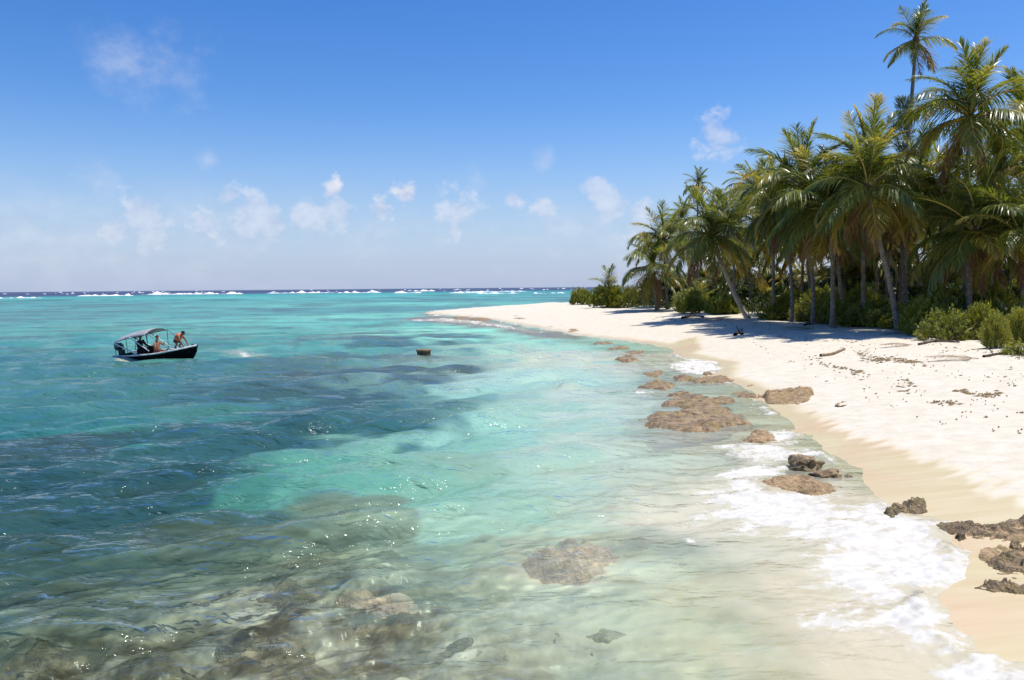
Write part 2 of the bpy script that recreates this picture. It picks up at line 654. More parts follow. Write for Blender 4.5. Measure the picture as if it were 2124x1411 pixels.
# ------------------------------------------------------------------ sea
def wave_tile(N, L, lam_lo, lam_hi, direction, spread, seed):
    """periodic random sea surface of waves between two lengths, unit std; returns h, dx, dy"""
    rs = np.random.RandomState(seed)
    kx = np.fft.fftfreq(N, L / N) * 2 * np.pi
    KX, KY = np.meshgrid(kx, kx, indexing='ij')
    K = np.hypot(KX, KY)
    K[0, 0] = 1
    lam = 2 * np.pi / K
    th = np.arctan2(KY, KX) - direction
    D = np.abs(np.cos(th)) ** spread + 0.05
    S = D * lam ** 2.2 * sstep(lam_lo * 0.8, lam_lo * 1.2, lam) * (1 - sstep(lam_hi * 0.8, lam_hi * 1.2, lam))
    S[0, 0] = 0
    amp = S * (rs.randn(N, N) + 1j * rs.randn(N, N))
    h = np.real(np.fft.ifft2(amp))
    dx = np.real(np.fft.ifft2(-1j * KX / K * amp))
    dy = np.real(np.fft.ifft2(-1j * KY / K * amp))
    sd = h.std()
    lap = np.real(np.fft.ifft2(-K * K * amp))
    return h / sd, dx / sd, dy / sd, lap / sd


def sample(tile, L, X, Y):
    N = tile.shape[0]
    u = (X / L * N) % N
    v = (Y / L * N) % N
    i = np.floor(u).astype(int) % N
    j = np.floor(v).astype(int) % N
    fu, fv = u - np.floor(u), v - np.floor(v)
    i2, j2 = (i + 1) % N, (j + 1) % N
    return (tile[i, j] * (1 - fu) * (1 - fv) + tile[i2, j] * fu * (1 - fv) + tile[i, j2] * (1 - fu) * fv + tile[i2, j2] * fu * fv)


# colours of the water body over its bottom: (photo point carried to the sea surface, sRGB, opacity)
WATER_PTS = [
    (0, 611, 20, 62, 112, 1), (500, 605, 20, 62, 112, 1), (1000, 600.5, 22, 66, 115, 1), (1215, 599, 22, 66, 115, 1), (-600, 618, 20, 62, 112, 1),
    (60, 632, 30, 140, 150, 1), (400, 622, 32, 158, 164, 1), (800, 616, 36, 165, 170, 1), (1150, 612, 40, 150, 165, 1), (1000, 617, 36, 150, 160, 1),
    (100, 655, 30, 140, 148, 1), (350, 650, 34, 158, 158, 1), (600, 645, 32, 138, 148, 1), (800, 640, 34, 140, 150, 1), (1050, 622, 36, 150, 160, 1), (1180, 616, 40, 155, 165, 1),
    (80, 700, 34, 146, 146, 1), (300, 690, 46, 158, 150, 1), (560, 690, 46, 156, 150, 1), (760, 665, 56, 172, 166, 1), (880, 632, 60, 182, 176, 1), (840, 658, 78, 196, 184, 1),
    (60, 760, 26, 122, 128, 1), (480, 730, 44, 146, 142, 1), (330, 765, 32, 118, 122, .98), (650, 725, 52, 158, 150, 1),
    (740, 708, 52, 116, 120, 1), (860, 706, 50, 108, 116, 1), (930, 712, 60, 140, 140, 1), (940, 688, 110, 222, 200, .96), (1060, 700, 130, 216, 196, .92), (1120, 720, 150, 218, 196, .88),
    (600, 765, 58, 116, 116, .96), (720, 790, 60, 98, 104, .95), (830, 775, 62, 100, 106, .95), (520, 820, 56, 102, 104, .95), (700, 840, 58, 100, 104, .93), (850, 810, 92, 146, 142, .9),
    (420, 800, 48, 112, 114, .96), (60, 830, 44, 126, 126, .98), (150, 860, 50, 124, 120, .97), (20, 870, 44, 120, 120, .97), (280, 880, 66, 140, 126, .92), (420, 875, 64, 134, 122, .92), (200, 800, 46, 122, 124, .97),
    (600, 900, 54, 98, 100, .9), (400, 930, 54, 100, 98, .9), (100, 930, 62, 92, 90, .88), (800, 880, 54, 110, 108, .86),
    (940, 800, 156, 216, 196, .85), (1050, 780, 176, 224, 206, .82), (1000, 880, 164, 220, 198, .8), (900, 940, 148, 208, 182, .78), (1150, 860, 176, 222, 196, .74), (1200, 760, 190, 226, 204, .74),
    (1300, 760, 222, 236, 218, .66), (1280, 850, 222, 238, 216, .66), (1250, 940, 220, 236, 212, .64), (1120, 960, 186, 222, 198, .66), (1450, 960, 234, 238, 214, .58), (1550, 900, 236, 236, 210, .52),
    (700, 1000, 108, 180, 156, .76), (520, 1010, 76, 142, 126, .78), (850, 1010, 146, 204, 178, .66), (300, 1010, 46, 86, 88, .82), (100, 1030, 46, 86, 88, .82), (450, 1080, 60, 98, 94, .62),
    (200, 1110, 50, 86, 82, .66), (50, 1180, 46, 80, 76, .60), (300, 1200, 56, 84, 74, .45), (100, 1300, 52, 74, 62, .38), (300, 1390, 80, 94, 80, .30), (600, 1150, 92, 114, 96, .36), (800, 1100, 146, 172, 148, .42),
    (1000, 1060, 180, 226, 198, .50), (1200, 1060, 206, 236, 208, .46), (950, 1200, 170, 198, 170, .28), (1200, 1250, 206, 228, 200, .34), (700, 1300, 128, 134, 110, .20), (1000, 1380, 172, 192, 164, .22),
    (1450, 1150, 226, 240, 212, .44), (1400, 1330, 214, 230, 200, .36), (1700, 1300, 240, 226, 184, .50), (1700, 1060, 242, 230, 190, .50), (1800, 1400, 240, 224, 180, .50), (1180, 1160, 206, 204, 174, .24), (1560, 1230, 232, 228, 192, .42), (1400, 1040, 232, 238, 214, .58),
]
FOAM_POLYS = [
    (pxpoly([(1440, 1068), (1500, 1030), (1560, 1012), (1640, 1022), (1750, 1042), (1850, 1062), (1950, 1098), (2020, 1165), (1985, 1215), (1930, 1235), (1960, 1310), (2030, 1355),
             (2160, 1400), (2160, 1450), (1930, 1430), (1840, 1340), (1740, 1230), (1690, 1190), (1720, 1150), (1640, 1110), (1540, 1085)]), 0.98, 1.25),
    (pxpoly([(1480, 930), (1560, 912), (1640, 918), (1690, 940), (1640, 960), (1600, 1000), (1520, 1010), (1490, 985), (1540, 960)]), 0.68, 0.6),
    (pxpoly([(1560, 905), (1620, 890), (1690, 905), (1660, 925), (1600, 925)]), 0.62, 0.4),
    (pxpoly([(1390, 760), (1440, 742), (1490, 742), (1500, 766), (1470, 780), (1400, 772)]), 0.80, 0.5),
    (pxpoly([(1310, 812), (1330, 806), (1350, 818), (1325, 826)]), 0.55, 0.5),
    (pxpoly([(1380, 700), (1330, 708), (1360, 716), (1410, 722), (1400, 708)]), 0.45, 0.8),
    (pxpoly([(890, 646), (960, 640), (1030, 636), (1030, 641), (970, 648), (1000, 655), (950, 652), (900, 655)]), 0.78, 2.0),
    (pxpoly([(850, 664), (930, 660), (1000, 666), (1060, 676), (1130, 690), (1100, 690), (1000, 674), (930, 668)]), 0.5, 2.0),
    (pxpoly([(470, 733), (500, 728), (545, 738), (510, 742)]), 0.46, 1.2),
    (pxpoly([(230, 746), (260, 744), (290, 747), (250, 749)]), 0.45, 0.3),
    (pxpoly([(1410, 1118), (1440, 1116), (1447, 1130), (1420, 1134)]), 0.40, 0.15),
]


def build_sea():
    rows = radial_rows(1.0, 12000.0, 0.032, 0.92)
    rows = rows[(rows > 6.3) | (np.arange(len(rows)) % 6 == 0)]
    rows = np.concatenate([[0.2], rows])
    az = azimuths(40, 960, 60)
    X, Y, f = polar_grid(rows, az)
    r = np.hypot(X, Y)
    s = -sdist(LAND, X, Y)                       # offshore distance
    damp = 0.12 + 0.88 * sstep(0.0, 9.0, s)
    damp = damp * (0.85 + 0.15 * sstep(5, 30, r))
    wd = math.atan2(-0.86, 0.5)
    z = np.zeros_like(X)
    DX = np.zeros_like(X)
    DY = np.zeros_like(X)
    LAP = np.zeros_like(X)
    for (N, L, lo, hi, sp, amp, fade0, fade1, chop, sd_) in [(512, 71.0, 3.0, 9.0, 6, 0.080, 90, 200, 1.2, 3), (512, 23.0, 0.9, 3.0, 4, 0.072, 36, 85, 1.25, 4), (512, 7.3, 0.22, 0.9, 2.5, 0.019, 12, 28, 1.0, 5)]:
        h, dx, dy, lap = wave_tile(N, L, lo, hi, wd, sp, sd_)
        fade = damp * amp * (1 - sstep(fade0, fade1, r))
        z += sample(h, L, X, Y) * fade
        DX += sample(dx, L, X, Y) * fade * chop
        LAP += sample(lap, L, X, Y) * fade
        DY += sample(dy, L, X, Y) * fade * chop
    # one long swell that rolls in over the reef
    swell = np.exp(-((Y - 16.4 - 0.20 * X + 1.6 * PN[1](X * 0.08, Y * 0.05)) / 0.9) ** 2) * sstep(3, 9, s) * 0.19
    swell += np.exp(-((Y - 11.2 - 0.55 * (X + 3.4) + 0.7 * PN[2](X * 0.2, Y * 0.1)) / 0.5) ** 2) * sstep(3, 8, s) * 0.15 * (1 - sstep(0.0, 3.5, X + 2))
    z += swell
    Xd, Yd = X + DX, Y + DY
    # foam
    fm = np.zeros_like(X)
    fw = 0.35 * PN[7].fbm(X * 1.3, Y * 1.3, 3)
    for poly, st, soft in FOAM_POLYS:
        d = sdist(poly, X, Y)
        fm = np.maximum(fm, st * sstep(-soft, soft, d + fw * soft))
    edge = np.exp(-np.abs(s - 0.15) / 0.35) * (0.35 + 0.6 * PN[8](X * 0.33, Y * 0.33)) * (1 - sstep(50, 140, r))
    fm = np.maximum(fm, np.clip(edge, 0, 0.6))
    z += fm * (0.015 + 0.05 * np.abs(PN[9].fbm(X * 2.0, Y * 2.0, 3))) * (1 - sstep(40, 80, r))
    lip = np.exp(-((s - 0.16) / 0.14) ** 2) * sstep(0.25, 0.7, fm) * (0.6 + 0.5 * PN[4].fbm(X * 4, Y * 4, 3))
    z += 0.075 * lip * (1 - sstep(20, 30, r))
    z = np.where(s < -0.1, np.minimum(z, 0.03), z)
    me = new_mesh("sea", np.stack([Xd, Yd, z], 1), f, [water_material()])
    # body colour
    lr = np.log(np.maximum(r, 1.0))
    aa = np.arctan2(X, Y)
    num = np.zeros((len(X), 4))
    den = np.zeros(len(X))
    wx = 0.06 * PN[3].fbm(aa * 9, lr * 6, 3)
    wy = 0.16 * PN[4].fbm(aa * 7, lr * 9, 4)
    for (px, py, cr, cg, cb, op) in WATER_PTS:
        x, y = plane_pt(px, py)
        pr, pa = math.log(math.hypot(x, y)), math.atan2(x, y)
        far = py < 660
        d2 = ((aa + wx - pa) / 0.12) ** 2 + ((lr + wy * (0.15 if far else 1) - pr) / 0.13) ** 2
        w = 1.0 / (d2 + 0.05) ** 2.4
        num += w[:, None] * np.array([*lin(cr, cg, cb), op])
        den += w
    cf = num / den[:, None]
    body = cf[:, :3]
    op = cf[:, 3]
    # streaks of weed and sand on the far bottom
    st = PN[5].fbm(aa * 10 + 3, lr * 22, 4, 0.6)
    farm = sstep(3.6, 4.2, lr) * (1 - sstep(5.9, 6.3, lr))
    body = body * (1 - (0.55 * sstep(0.12, 0.6, st) * farm)[:, None] * np.array([0.5, 0.75, 0.6]))
    body = body * (1 + (0.30 * sstep(0.1, 0.6, -st) * farm)[:, None] * np.array([0.8, 1.0, 0.95]))
    # reef flats fringing the spit: brown-mauve shallows
    flat = np.zeros_like(X)
    for poly in [pxpoly([(840, 662), (900, 655), (1000, 658), (1080, 676), (1190, 692), (1240, 706), (1180, 704), (1080, 690), (980, 676), (880, 670)]),
                 pxpoly([(860, 650), (920, 645), (960, 650), (900, 658)])]:
        flat = np.maximum(flat, sstep(-1.5, 1.5, sdist(poly, X, Y) + 2.0 * PN[6].fbm(X * 0.25, Y * 0.12, 3)))
    body = body * (1 - 0.85 * flat[:, None]) + 0.85 * flat[:, None] * np.array(lin(116, 106, 108))
    shallow = 1 - sstep(0.0, 6.0, s)
    op = op * (1 - 0.45 * shallow * (1 - sstep(40, 90, r)))
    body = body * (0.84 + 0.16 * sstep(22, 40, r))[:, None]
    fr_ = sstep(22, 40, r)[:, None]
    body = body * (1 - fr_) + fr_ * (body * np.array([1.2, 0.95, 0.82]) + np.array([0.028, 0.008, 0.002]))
    air = np.maximum(sstep(0.05, 0.7, fm), sstep(-2.6, -0.2, sdist(FOAM_POLYS[0][0], X, Y) + fw))
    lum = body.mean(1)[:, None] * np.array([0.86, 1.12, 1.02])
    body = body + (lum - body) * (0.22 * sstep(14, 30, r) * (1 - sstep(350, 600, r)))[:, None]
    aer = (air * 0.85)[:, None]
    body = body * (1 - aer) + aer * np.array([0.70, 0.62, 0.44])
    op = np.maximum(op, 0.8 * air)
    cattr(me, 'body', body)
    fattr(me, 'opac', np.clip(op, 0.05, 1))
    a_ = X * 0.94 + Y * 0.34
    b_ = Y * 0.94 - X * 0.34
    ln = PN[2].fbm(a_ * 0.9 + 0.5 * PN[3](X, Y), b_ * 2.2 + 0.5 * PN[4](X, Y), 6, 0.62)
    ridg = 1 - np.abs(PN[5].fbm(a_ * 2.0 + 0.3 * PN[3](X * 2, Y * 2), b_ * 3.2, 4, 0.6)) * 1.6
    fn = 0.5 + 0.38 * ln + 0.14 * (ridg - 0.45) + 0.13 * PN[8].fbm(a_ * 9.0, b_ * 13.0, 3, 0.6)
    thr = 1.0 - fm * 1.02
    fattr(me, 'foam', sstep(-0.10, 0.26, fn - thr) * sstep(0.03, 0.2, fm) * 0.97)
    fattr(me, 'caustic_tint', np.clip(1.0 / np.maximum(1 + 0.06 * LAP, 0.5), 0.78, 1.5) ** (1 - sstep(11, 20, r)))  # painted caustics
    fattr(me, 'froth', sstep(0.25, 0.75, 0.5 + 0.5 * PN[6].fbm(a_ * 3.0, b_ * 7.0, 5, 0.65)))
    fattr(me, 'gloss', 0.82 - 0.42 * sstep(60, 420, r))
    fattr(me, 'calm', np.maximum(1 - sstep(1.0, 10.0, s), 0) * (1 - sstep(30, 60, r)) )
    o = obj("sea", me)
    tag(o, kind='structure')


build_sea()
# ------------------------------------------------------------------ surf on the outer reef
def foam_material():
    m, nt = new_mat("white_foam")
    geo = nt.n('ShaderNodeNewGeometry')
    n1 = nt.noise(geo.outputs['Position'], 0.8, 4, 0.65)
    nb = bump(nt, n1, 0.8, 0.5)
    out(nt, principled(nt, nt.mix(nt.mapr(n1, 0.3, 0.6), (0.80, 0.84, 0.86), (0.93, 0.93, 0.93)), 0.7, nb, 0.2))
    return m


FOAM = foam_material()


def breaker(px0, px1, py, hpx, seed, depth_scale=1.0):
    """a ridge of broken white water lying on the sea between two points"""
    rs = np.random.RandomState(seed)
    n = max(24, int((px1 - px0) / 3.0))
    m = 9
    V = []
    p0, p1 = plane_pt(px0, py + 0.0026 * 0), plane_pt(px1, py - (px1 - px0) * 0.0086)
    D = 0.5 * (p0[1] + p1[1])
    H = hpx / F_PX * D
    W = H * 5.0 * depth_scale
    for i in range(n + 1):
        t = i / n
        x = p0[0] + (p1[0] - p0[0]) * t
        y = p0[1] + (p1[1] - p0[1]) * t + W * 0.9 * PN[3](np.array(t * 5 + seed), np.array(seed * 1.7))
        env = min(1, t * 6, (1 - t) * 6) * (0.18 + 1.25 * abs(float(PN[4].fbm(np.array(t * (px1 - px0) / 22.0 + seed * 3.1), np.array(seed * 0.77), 3))))
        for j in range(m):
            u = j / (m - 1) * 2 - 1
            prof = max(0.0, 1 - abs(u) ** 1.6)
            if u < 0:
                prof = prof ** 0.8
            h = H * env * prof * (0.75 + 0.5 * rs.rand())
            V.append((x + rs.randn() * H * 0.1, y + u * W * 0.5 * (0.4 + 0.6 * env), h - 0.16))
    Fc = [(i * m + j, (i + 1) * m + j, (i + 1) * m + j + 1, i * m + j + 1) for i in range(n) for j in range(m - 1)]
    o = obj("breaking_wave", new_mesh("breaking_wave", V, Fc, [FOAM]))
    tag(o, kind='structure')


for i, (x0, x1, py, hp) in enumerate([(-60, 98, 619.5, 3.4), (158, 285, 614.5, 3.6), (286, 470, 611.5, 4.2), (458, 510, 610.2, 3.4), (540, 700, 608.8, 4.0), (690, 800, 608.0, 3.6),
                                      (815, 880, 608.2, 4.0), (852, 905, 604.5, 3.4), (940, 1110, 605.8, 3.4), (985, 1090, 609.4, 3.2), (930, 1010, 608.2, 3.4), (1105, 1135, 609.0, 2.8), (1140, 1175, 608.4, 2.6)]):
    breaker(x0, x1, py, hp, 31 + i)

# white caps of the open sea beyond the reef
rs = np.random.RandomState(5)
V, Fc = [], []
for i in range(110):
    px = rs.uniform(-250, 1300)
    hzy = 605.8 - px * 0.00873
    py = hzy + rs.uniform(1.6, 6.0)
    x, y = plane_pt(px, py)
    sc = y / 1667.0
    w, h = rs.uniform(1.5, 6) * sc, rs.uniform(0.5, 1.1) * sc
    b = len(V)
    V += [(x - w, y, -0.1), (x - w * .3, y - w * .3, -0.1), (x + w, y, -0.1), (x + w * .2, y + w * .4, -0.1), (x + w * rs.uniform(-.4, .4), y, h)]
    Fc += [(b, b + 1, b + 4), (b + 1, b + 2, b + 4), (b + 2, b + 3, b + 4), (b + 3, b, b + 4)]
tag(obj("white_caps", new_mesh("white_caps", V, Fc, [FOAM])), 'white caps scattered over the dark blue open sea', 'white caps', kind='stuff')


# ------------------------------------------------------------------ rocks
def rock_material(name, dark, tan, olive, wet=0.45):
    m, nt = new_mat(name)
    geo = nt.n('ShaderNodeNewGeometry')
    P = geo.outputs['Position']
    n1 = nt.noise(P, 5.0, 5, 0.65, 0.3)
    n2 = nt.noise(P, 1.7, 4, 0.6)
    n3 = nt.noise(P, 22.0, 4, 0.7)
    c = nt.mix(nt.mapr(n1, 0.36, 0.62), dark, tan)
    c = nt.mix(nt.mapr(n2, 0.50, 0.66, 0, 0.8), c, olive)
    c = nt.mix(nt.mapr(n3, 0.55, 0.72, 0, 0.6), c, tuple(x * 0.35 for x in dark))
    v = nt.n('ShaderNodeTexVoronoi')
    v.inputs['Scale'].default_value = 13.0
    nt.link(P, v.inputs['Vector'])
    h = nt.math('ADD', nt.math('MULTIPLY', v.outputs['Distance'], 0.5), nt.math('ADD', n3, nt.math('MULTIPLY', n1, 1.5)))
    nb = bump(nt, h, 0.9, 0.06)
    out(nt, principled(nt, c, wet, nb, 0.5))
    return m


ROCK = rock_material("beach_rock", (0.12, 0.075, 0.032), (0.52, 0.355, 0.18), (0.33, 0.24, 0.07))
ROCK_TAN = rock_material("tan_rock", (0.22, 0.14, 0.06), (0.58, 0.39, 0.20), (0.42, 0.29, 0.11), 0.6)
ROCK_DARK = rock_material("weedy_rock", (0.07, 0.045, 0.02), (0.42, 0.29, 0.15), (0.24, 0.19, 0.05))
ROCK_PINK = rock_material("pink_rock", (0.62, 0.45, 0.31), (0.86, 0.64, 0.45), (0.78, 0.57, 0.38), 0.7)
ROCK_SUB = rock_material("drowned_rock", (0.13, 0.10, 0.05), (0.46, 0.38, 0.24), (0.26, 0.19, 0.07), 0.7)


def rock(name, poly_px, top, label, cat, seed, mat=None, edge=0.22, rough=0.5, zplane=0.0, group=None, n=46, tilt=(0, 0), follow=False):
    """a rock whose outline on the ground is given; top = height of its upper side above the plane it stands in"""
    poly = pxpoly(poly_px, zplane)
    P = np.array(poly)
    c = P.mean(0)
    ext = P.max(0) - P.min(0)
    step = max(ext.max() / n, 0.012)
    mar = edge * 0.6 + step
    xs = np.arange(P[:, 0].min() - mar, P[:, 0].max() + mar, step)
    ys = np.arange(P[:, 1].min() - mar, P[:, 1].max() + mar, step)
    X, Y = np.meshgrid(xs, ys, indexing='ij')
    sc = max(ext.max(), 0.3)
    o = seed * 7.3
    wx = 0.06 * sc * PN[5].fbm(X / sc * 5 + o, Y / sc * 5, 3)
    wy = 0.06 * sc * PN[6].fbm(X / sc * 5 - o, Y / sc * 5, 3)
    d = sdist(poly, X + wx, Y + wy)
    H = top - min(zplane, 0) + 0.25
    prof = sstep(-edge * 0.35, edge, d)
    lump = PN[7].fbm(X / sc * 4.5 + o, Y / sc * 4.5, 4, 0.55)
    crack = np.abs(PN[8].fbm(X / sc * 6 - o, Y / sc * 6, 3))
    fine = PN[9].fbm(X / sc * 16 + o, Y / sc * 16, 3, 0.6)
    base = zplane - 0.08
    hh = (top - zplane + 0.08)
    z = base + prof * hh + prof * (rough * top * 0.35 * lump - rough * top * 0.8 * np.exp(-(crack / 0.07) ** 2) + rough * top * 0.16 * fine)
    if follow:
        g = ground_z(X, Y)
        z = g - 0.06 + prof * (top + 0.06) + prof * rough * top * (0.55 * lump - 0.6 * np.exp(-(crack / 0.12) ** 2) + 0.05 * fine)
    if rough > 0.3:
        st_ = 0.045 + 0.02 * rough
        q = z / st_ + 0.6 * PN[2].fbm(X / sc * 3 + o, Y / sc * 3, 2)
        z = (np.floor(q) + sstep(0.55, 1.0, q - np.floor(q))) * st_ * 0.75 + z * 0.25 - 0.02
    z = z + prof * 0.018 * PN[3].fbm(X * 9, Y * 9, 3, 0.6)
    z = z + tilt[0] * (X - c[0]) * prof + tilt[1] * (Y - c[1]) * prof
    keep = d > -edge * 0.5
    idx = -np.ones(X.shape, int)
    cell = keep[:-1, :-1] | keep[1:, :-1] | keep[1:, 1:] | keep[:-1, 1:]
    ii, jj = np.nonzero(cell)
    used = np.zeros(X.shape, bool)
    for a, b in ((0, 0), (1, 0), (1, 1), (0, 1)):
        used[ii + a, jj + b] = True
    idx[used] = np.arange(used.sum())
    V = np.stack([X[used] - c[0], Y[used] - c[1], z[used] - zplane], 1)
    Fc = np.stack([idx[ii, jj], idx[ii + 1, jj], idx[ii + 1, jj + 1], idx[ii, jj + 1]], 1)
    ob = obj(name, new_mesh(name, V, Fc, [mat or ROCK]), loc=(c[0], c[1], zplane))
    return tag(ob, label, cat, group)


def drowned(poly_px, h, seed, label, mat):
    """a low rock lying on the sea bottom, following it"""
    poly = pxpoly(poly_px, -0.35)
    P = np.array(poly)
    c = P.mean(0)
    step = max((P.max(0) - P.min(0)).max() / 50, 0.015)
    xs = np.arange(P[:, 0].min() - .3, P[:, 0].max() + .3, step)
    ys = np.arange(P[:, 1].min() - .3, P[:, 1].max() + .3, step)
    X, Y = np.meshgrid(xs, ys, indexing='ij')
    w = 0.16
    d = sdist(poly, X + w * PN[5].fbm(X * 1.6 + seed, Y * 1.6, 3), Y + w * PN[6].fbm(X * 1.6, Y * 1.6 - seed, 3))
    g = ground_full(X.ravel(), Y.ravel())[0].reshape(X.shape)
    prof = sstep(-0.10, 0.32 if h > 0.25 else 0.75, d)
    z = np.minimum(g, -0.2) - 0.03 + prof * h * (1 + 0.5 * PN[7].fbm(X * 2.2 + seed, Y * 2.2, 4, 0.6)) + 0.04 * prof * PN[8].fbm(X * 7, Y * 7, 3)
    z = np.minimum(z, -0.07 + 0.02 * PN[8].fbm(X * 5, Y * 5, 3))
    n0, n1 = X.shape
    I = np.arange(n0 * n1).reshape(n0, n1)
    Fc = np.stack([I[:-1, :-1], I[1:, :-1], I[1:, 1:], I[:-1, 1:]], -1).reshape(-1, 4)
    keep = (d[:-1, :-1] > -0.16).ravel()
    V = np.stack([X - c[0], Y - c[1], z + 0.35], -1).reshape(-1, 3)
    Fc = Fc[keep]
    u, inv = np.unique(Fc, return_inverse=True)
    ob = obj("drowned_rock", new_mesh("drowned_rock", V[u], inv.reshape(-1, 4), [mat]), loc=(c[0], c[1], -0.35))
    return tag(ob, label, 'rock', 'drowned rocks in the foreground')


def boulder(name, px, py, wpx, hpx, label, seed, mat=None, flat=0.85):
    p = at(px, py)
    D = p.y
    w = wpx / F_PX * D
    h = hpx / F_PX * D
    bm = bmesh.new()
    bmesh.ops.create_icosphere(bm, subdivisions=4, radius=0.5)
    for v in bm.verts:
        q = v.co.copy()
        nrm = q.normalized()
        a = float(PN[5].fbm(np.array(q.x * 3.2 + seed), np.array(q.z * 3.2 + q.y * 2.3), 3)) * 0.16
        b_ = float(PN[6].fbm(np.array(q.y * 9 + seed), np.array(q.z * 9 - q.x * 7), 2)) * 0.06
        q = q + nrm * (a + b_)
        v.co = (q.x * w, q.y * w * flat, (q.z + 0.32) * h * 1.12)
    me = bpy.data.meshes.new(name)
    bm.to_mesh(me)
    bm.free()
    me.polygons.foreach_set('use_smooth', np.ones(len(me.polygons), bool))
    me.materials.append(mat or ROCK)
    ob = obj(name, me, loc=(p.x, p.y, p.z - 0.02))
    return tag(ob, label, 'rock')


rock("reef_rock", [(1318, 872), (1345, 858), (1400, 848), (1375, 838), (1385, 825), (1440, 822), (1500, 835), (1545, 862), (1567, 880), (1530, 893), (1470, 899), (1430, 903), (1380, 900), (1345, 888)],
     0.14, "largest flat brown weedy rock lying in the shallows near the water's edge", 'rock', 1, edge=0.4, rough=0.8, n=80)
rock("reef_rock", [(1530, 915), (1560, 897), (1600, 898), (1617, 915), (1590, 924), (1550, 922)], 0.13, "low tan rock awash with foam just right of the largest flat rock", 'rock', 2, ROCK_TAN, rough=0.6)
boulder("boulder", 1668, 972, 66, 40, "round pitted olive boulder standing in the swash", 3.1)
boulder("boulder", 1716, 988, 58, 22, "smaller olive boulder right beside the round pitted boulder", 7.7)
boulder("boulder", 1760, 989, 18, 9, "tiny brown stone at the right end of the boulder group", 4.2, ROCK_TAN)
boulder("boulder", 1640, 976, 22, 12, "small dark stone at the left foot of the round boulder", 14.2)
rock("reef_rock", [(1555, 1005), (1600, 985), (1660, 984), (1720, 998), (1755, 1020), (1740, 1035), (1680, 1034), (1610, 1022)], 0.085, "broad speckled tan rock plate below the round boulder, behind the foam", 'rock', 5, ROCK_TAN, edge=0.3, rough=0.5, n=70)
rock("rock_slab", [(1575, 822), (1610, 822), (1660, 822), (1690, 826), (1685, 838), (1650, 846), (1625, 842), (1595, 834)], 0.24, "tilted brown rock slab jutting from the wet sand", 'rock', 6, ROCK_TAN, edge=0.12, rough=0.32, zplane=0.05, tilt=(0.12, 0.10))
rock("reef_rock", [(1505, 815), (1545, 808), (1580, 818), (1570, 828), (1530, 824)], 0.05, "thin grey rock tongue reaching from slab into the water", 'rock', 7, ROCK, rough=0.5)
rock("reef_rock", [(1425, 790), (1460, 784), (1505, 782), (1530, 793), (1500, 798), (1445, 796)], 0.12, "long dark brown rock behind the largest flat rock, below the swash patch", 'rock', 8, ROCK)
rock("reef_rock", [(1450, 776), (1475, 770), (1484, 777), (1465, 780)], 0.12, "small dark peaked rock next to the white swash patch", 'rock', 9, ROCK)
rock("reef_rock", [(1320, 806), (1335, 796), (1370, 792), (1410, 800), (1390, 812), (1345, 812)], 0.13, "brown humped rock left of the long dark rock, washed by ripples", 'rock', 10, ROCK)
rock("reef_rock", [(1330, 778), (1355, 770), (1390, 773), (1370, 783), (1340, 784)], 0.1, "smooth brown rock awash just left of the swash patch", 'rock', 11, ROCK)
rock("reef_rock", [(1380, 822), (1400, 815), (1445, 815), (1430, 826), (1392, 828)], 0.1, "low dark rock touching the back of the largest flat rock", 'rock', 12, ROCK)
rock("reef_rock", [(1276, 744), (1300, 735), (1328, 745), (1312, 751), (1290, 748)], 0.11, "small brown rock nearest the middle of the bay shallows", 'rock', 13, ROCK)
rock("reef_rock", [(1262, 724), (1285, 719), (1313, 722), (1290, 728)], 0.1, "flat grey rock awash behind the small brown bay rock", 'rock', 14, ROCK)
rock("reef_rock", [(1226, 713), (1255, 709), (1275, 713), (1245, 717)], 0.09, "faint grey rock awash left of the flat grey rock", 'rock', 15, ROCK)
rock("reef_rock", [(1320, 759), (1348, 756), (1362, 760), (1340, 763)], 0.08, "sliver of dark rock left of the white swash", 'rock', 16, ROCK)
rock("reef_rock", [(1165, 688), (1200, 683), (1242, 684), (1225, 690), (1180, 692)], 0.20, "olive brown ledge at the water's edge in mid beach", 'rock', 17, ROCK_TAN, edge=0.8)
rock("reef_rock", [(1265, 690), (1300, 688), (1312, 692), (1285, 694)], 0.10, "thin tan ledge on the sand right of the olive brown ledge", 'rock', 18, ROCK_TAN, edge=0.6)
rock("reef_rock", [(1038, 660), (1060, 656), (1100, 660), (1118, 667), (1085, 669), (1050, 665)], 0.32, "orange brown ledge on the near side of the far sand spit", 'rock', 19, ROCK_TAN, edge=1.2)
rock("reef_rock", [(968, 664), (1005, 660), (1022, 664), (1000, 667)], 0.25, "dark weedy ledge off the spit, left of the orange ledge", 'rock', 20, ROCK, edge=1.0)
rock("reef_rock", [(992, 654), (1012, 652), (1022, 655), (1005, 658)], 0.28, "small tan ledge at the tip of the sand spit", 'rock', 21, ROCK_TAN, edge=1.0)
rock("reef_rock", [(955, 649), (1000, 644), (1038, 641), (1030, 645), (980, 651)], 0.28, "long thin brown ledge along the back of the spit tip", 'rock', 22, ROCK_TAN, edge=1.2)
rock("reef_rock", [(1540, 797), (1570, 793), (1614, 796), (1590, 801), (1560, 801)], 0.09, "thin sandy ledge half buried above the tilted slab", 'rock', 23, ROCK_TAN, zplane=0.08)
rock("reef_rock", [(1390, 783), (1412, 778), (1440, 781), (1425, 788), (1400, 789)], 0.09, "brown rock awash right between the humped rock and the long dark one", 'rock', 34, ROCK)
rock("reef_rock", [(1455, 828), (1490, 822), (1530, 828), (1520, 838), (1475, 838)], 0.08, "flat wet grey rock joined to the upper right of the largest rock", 'rock', 35, ROCK)
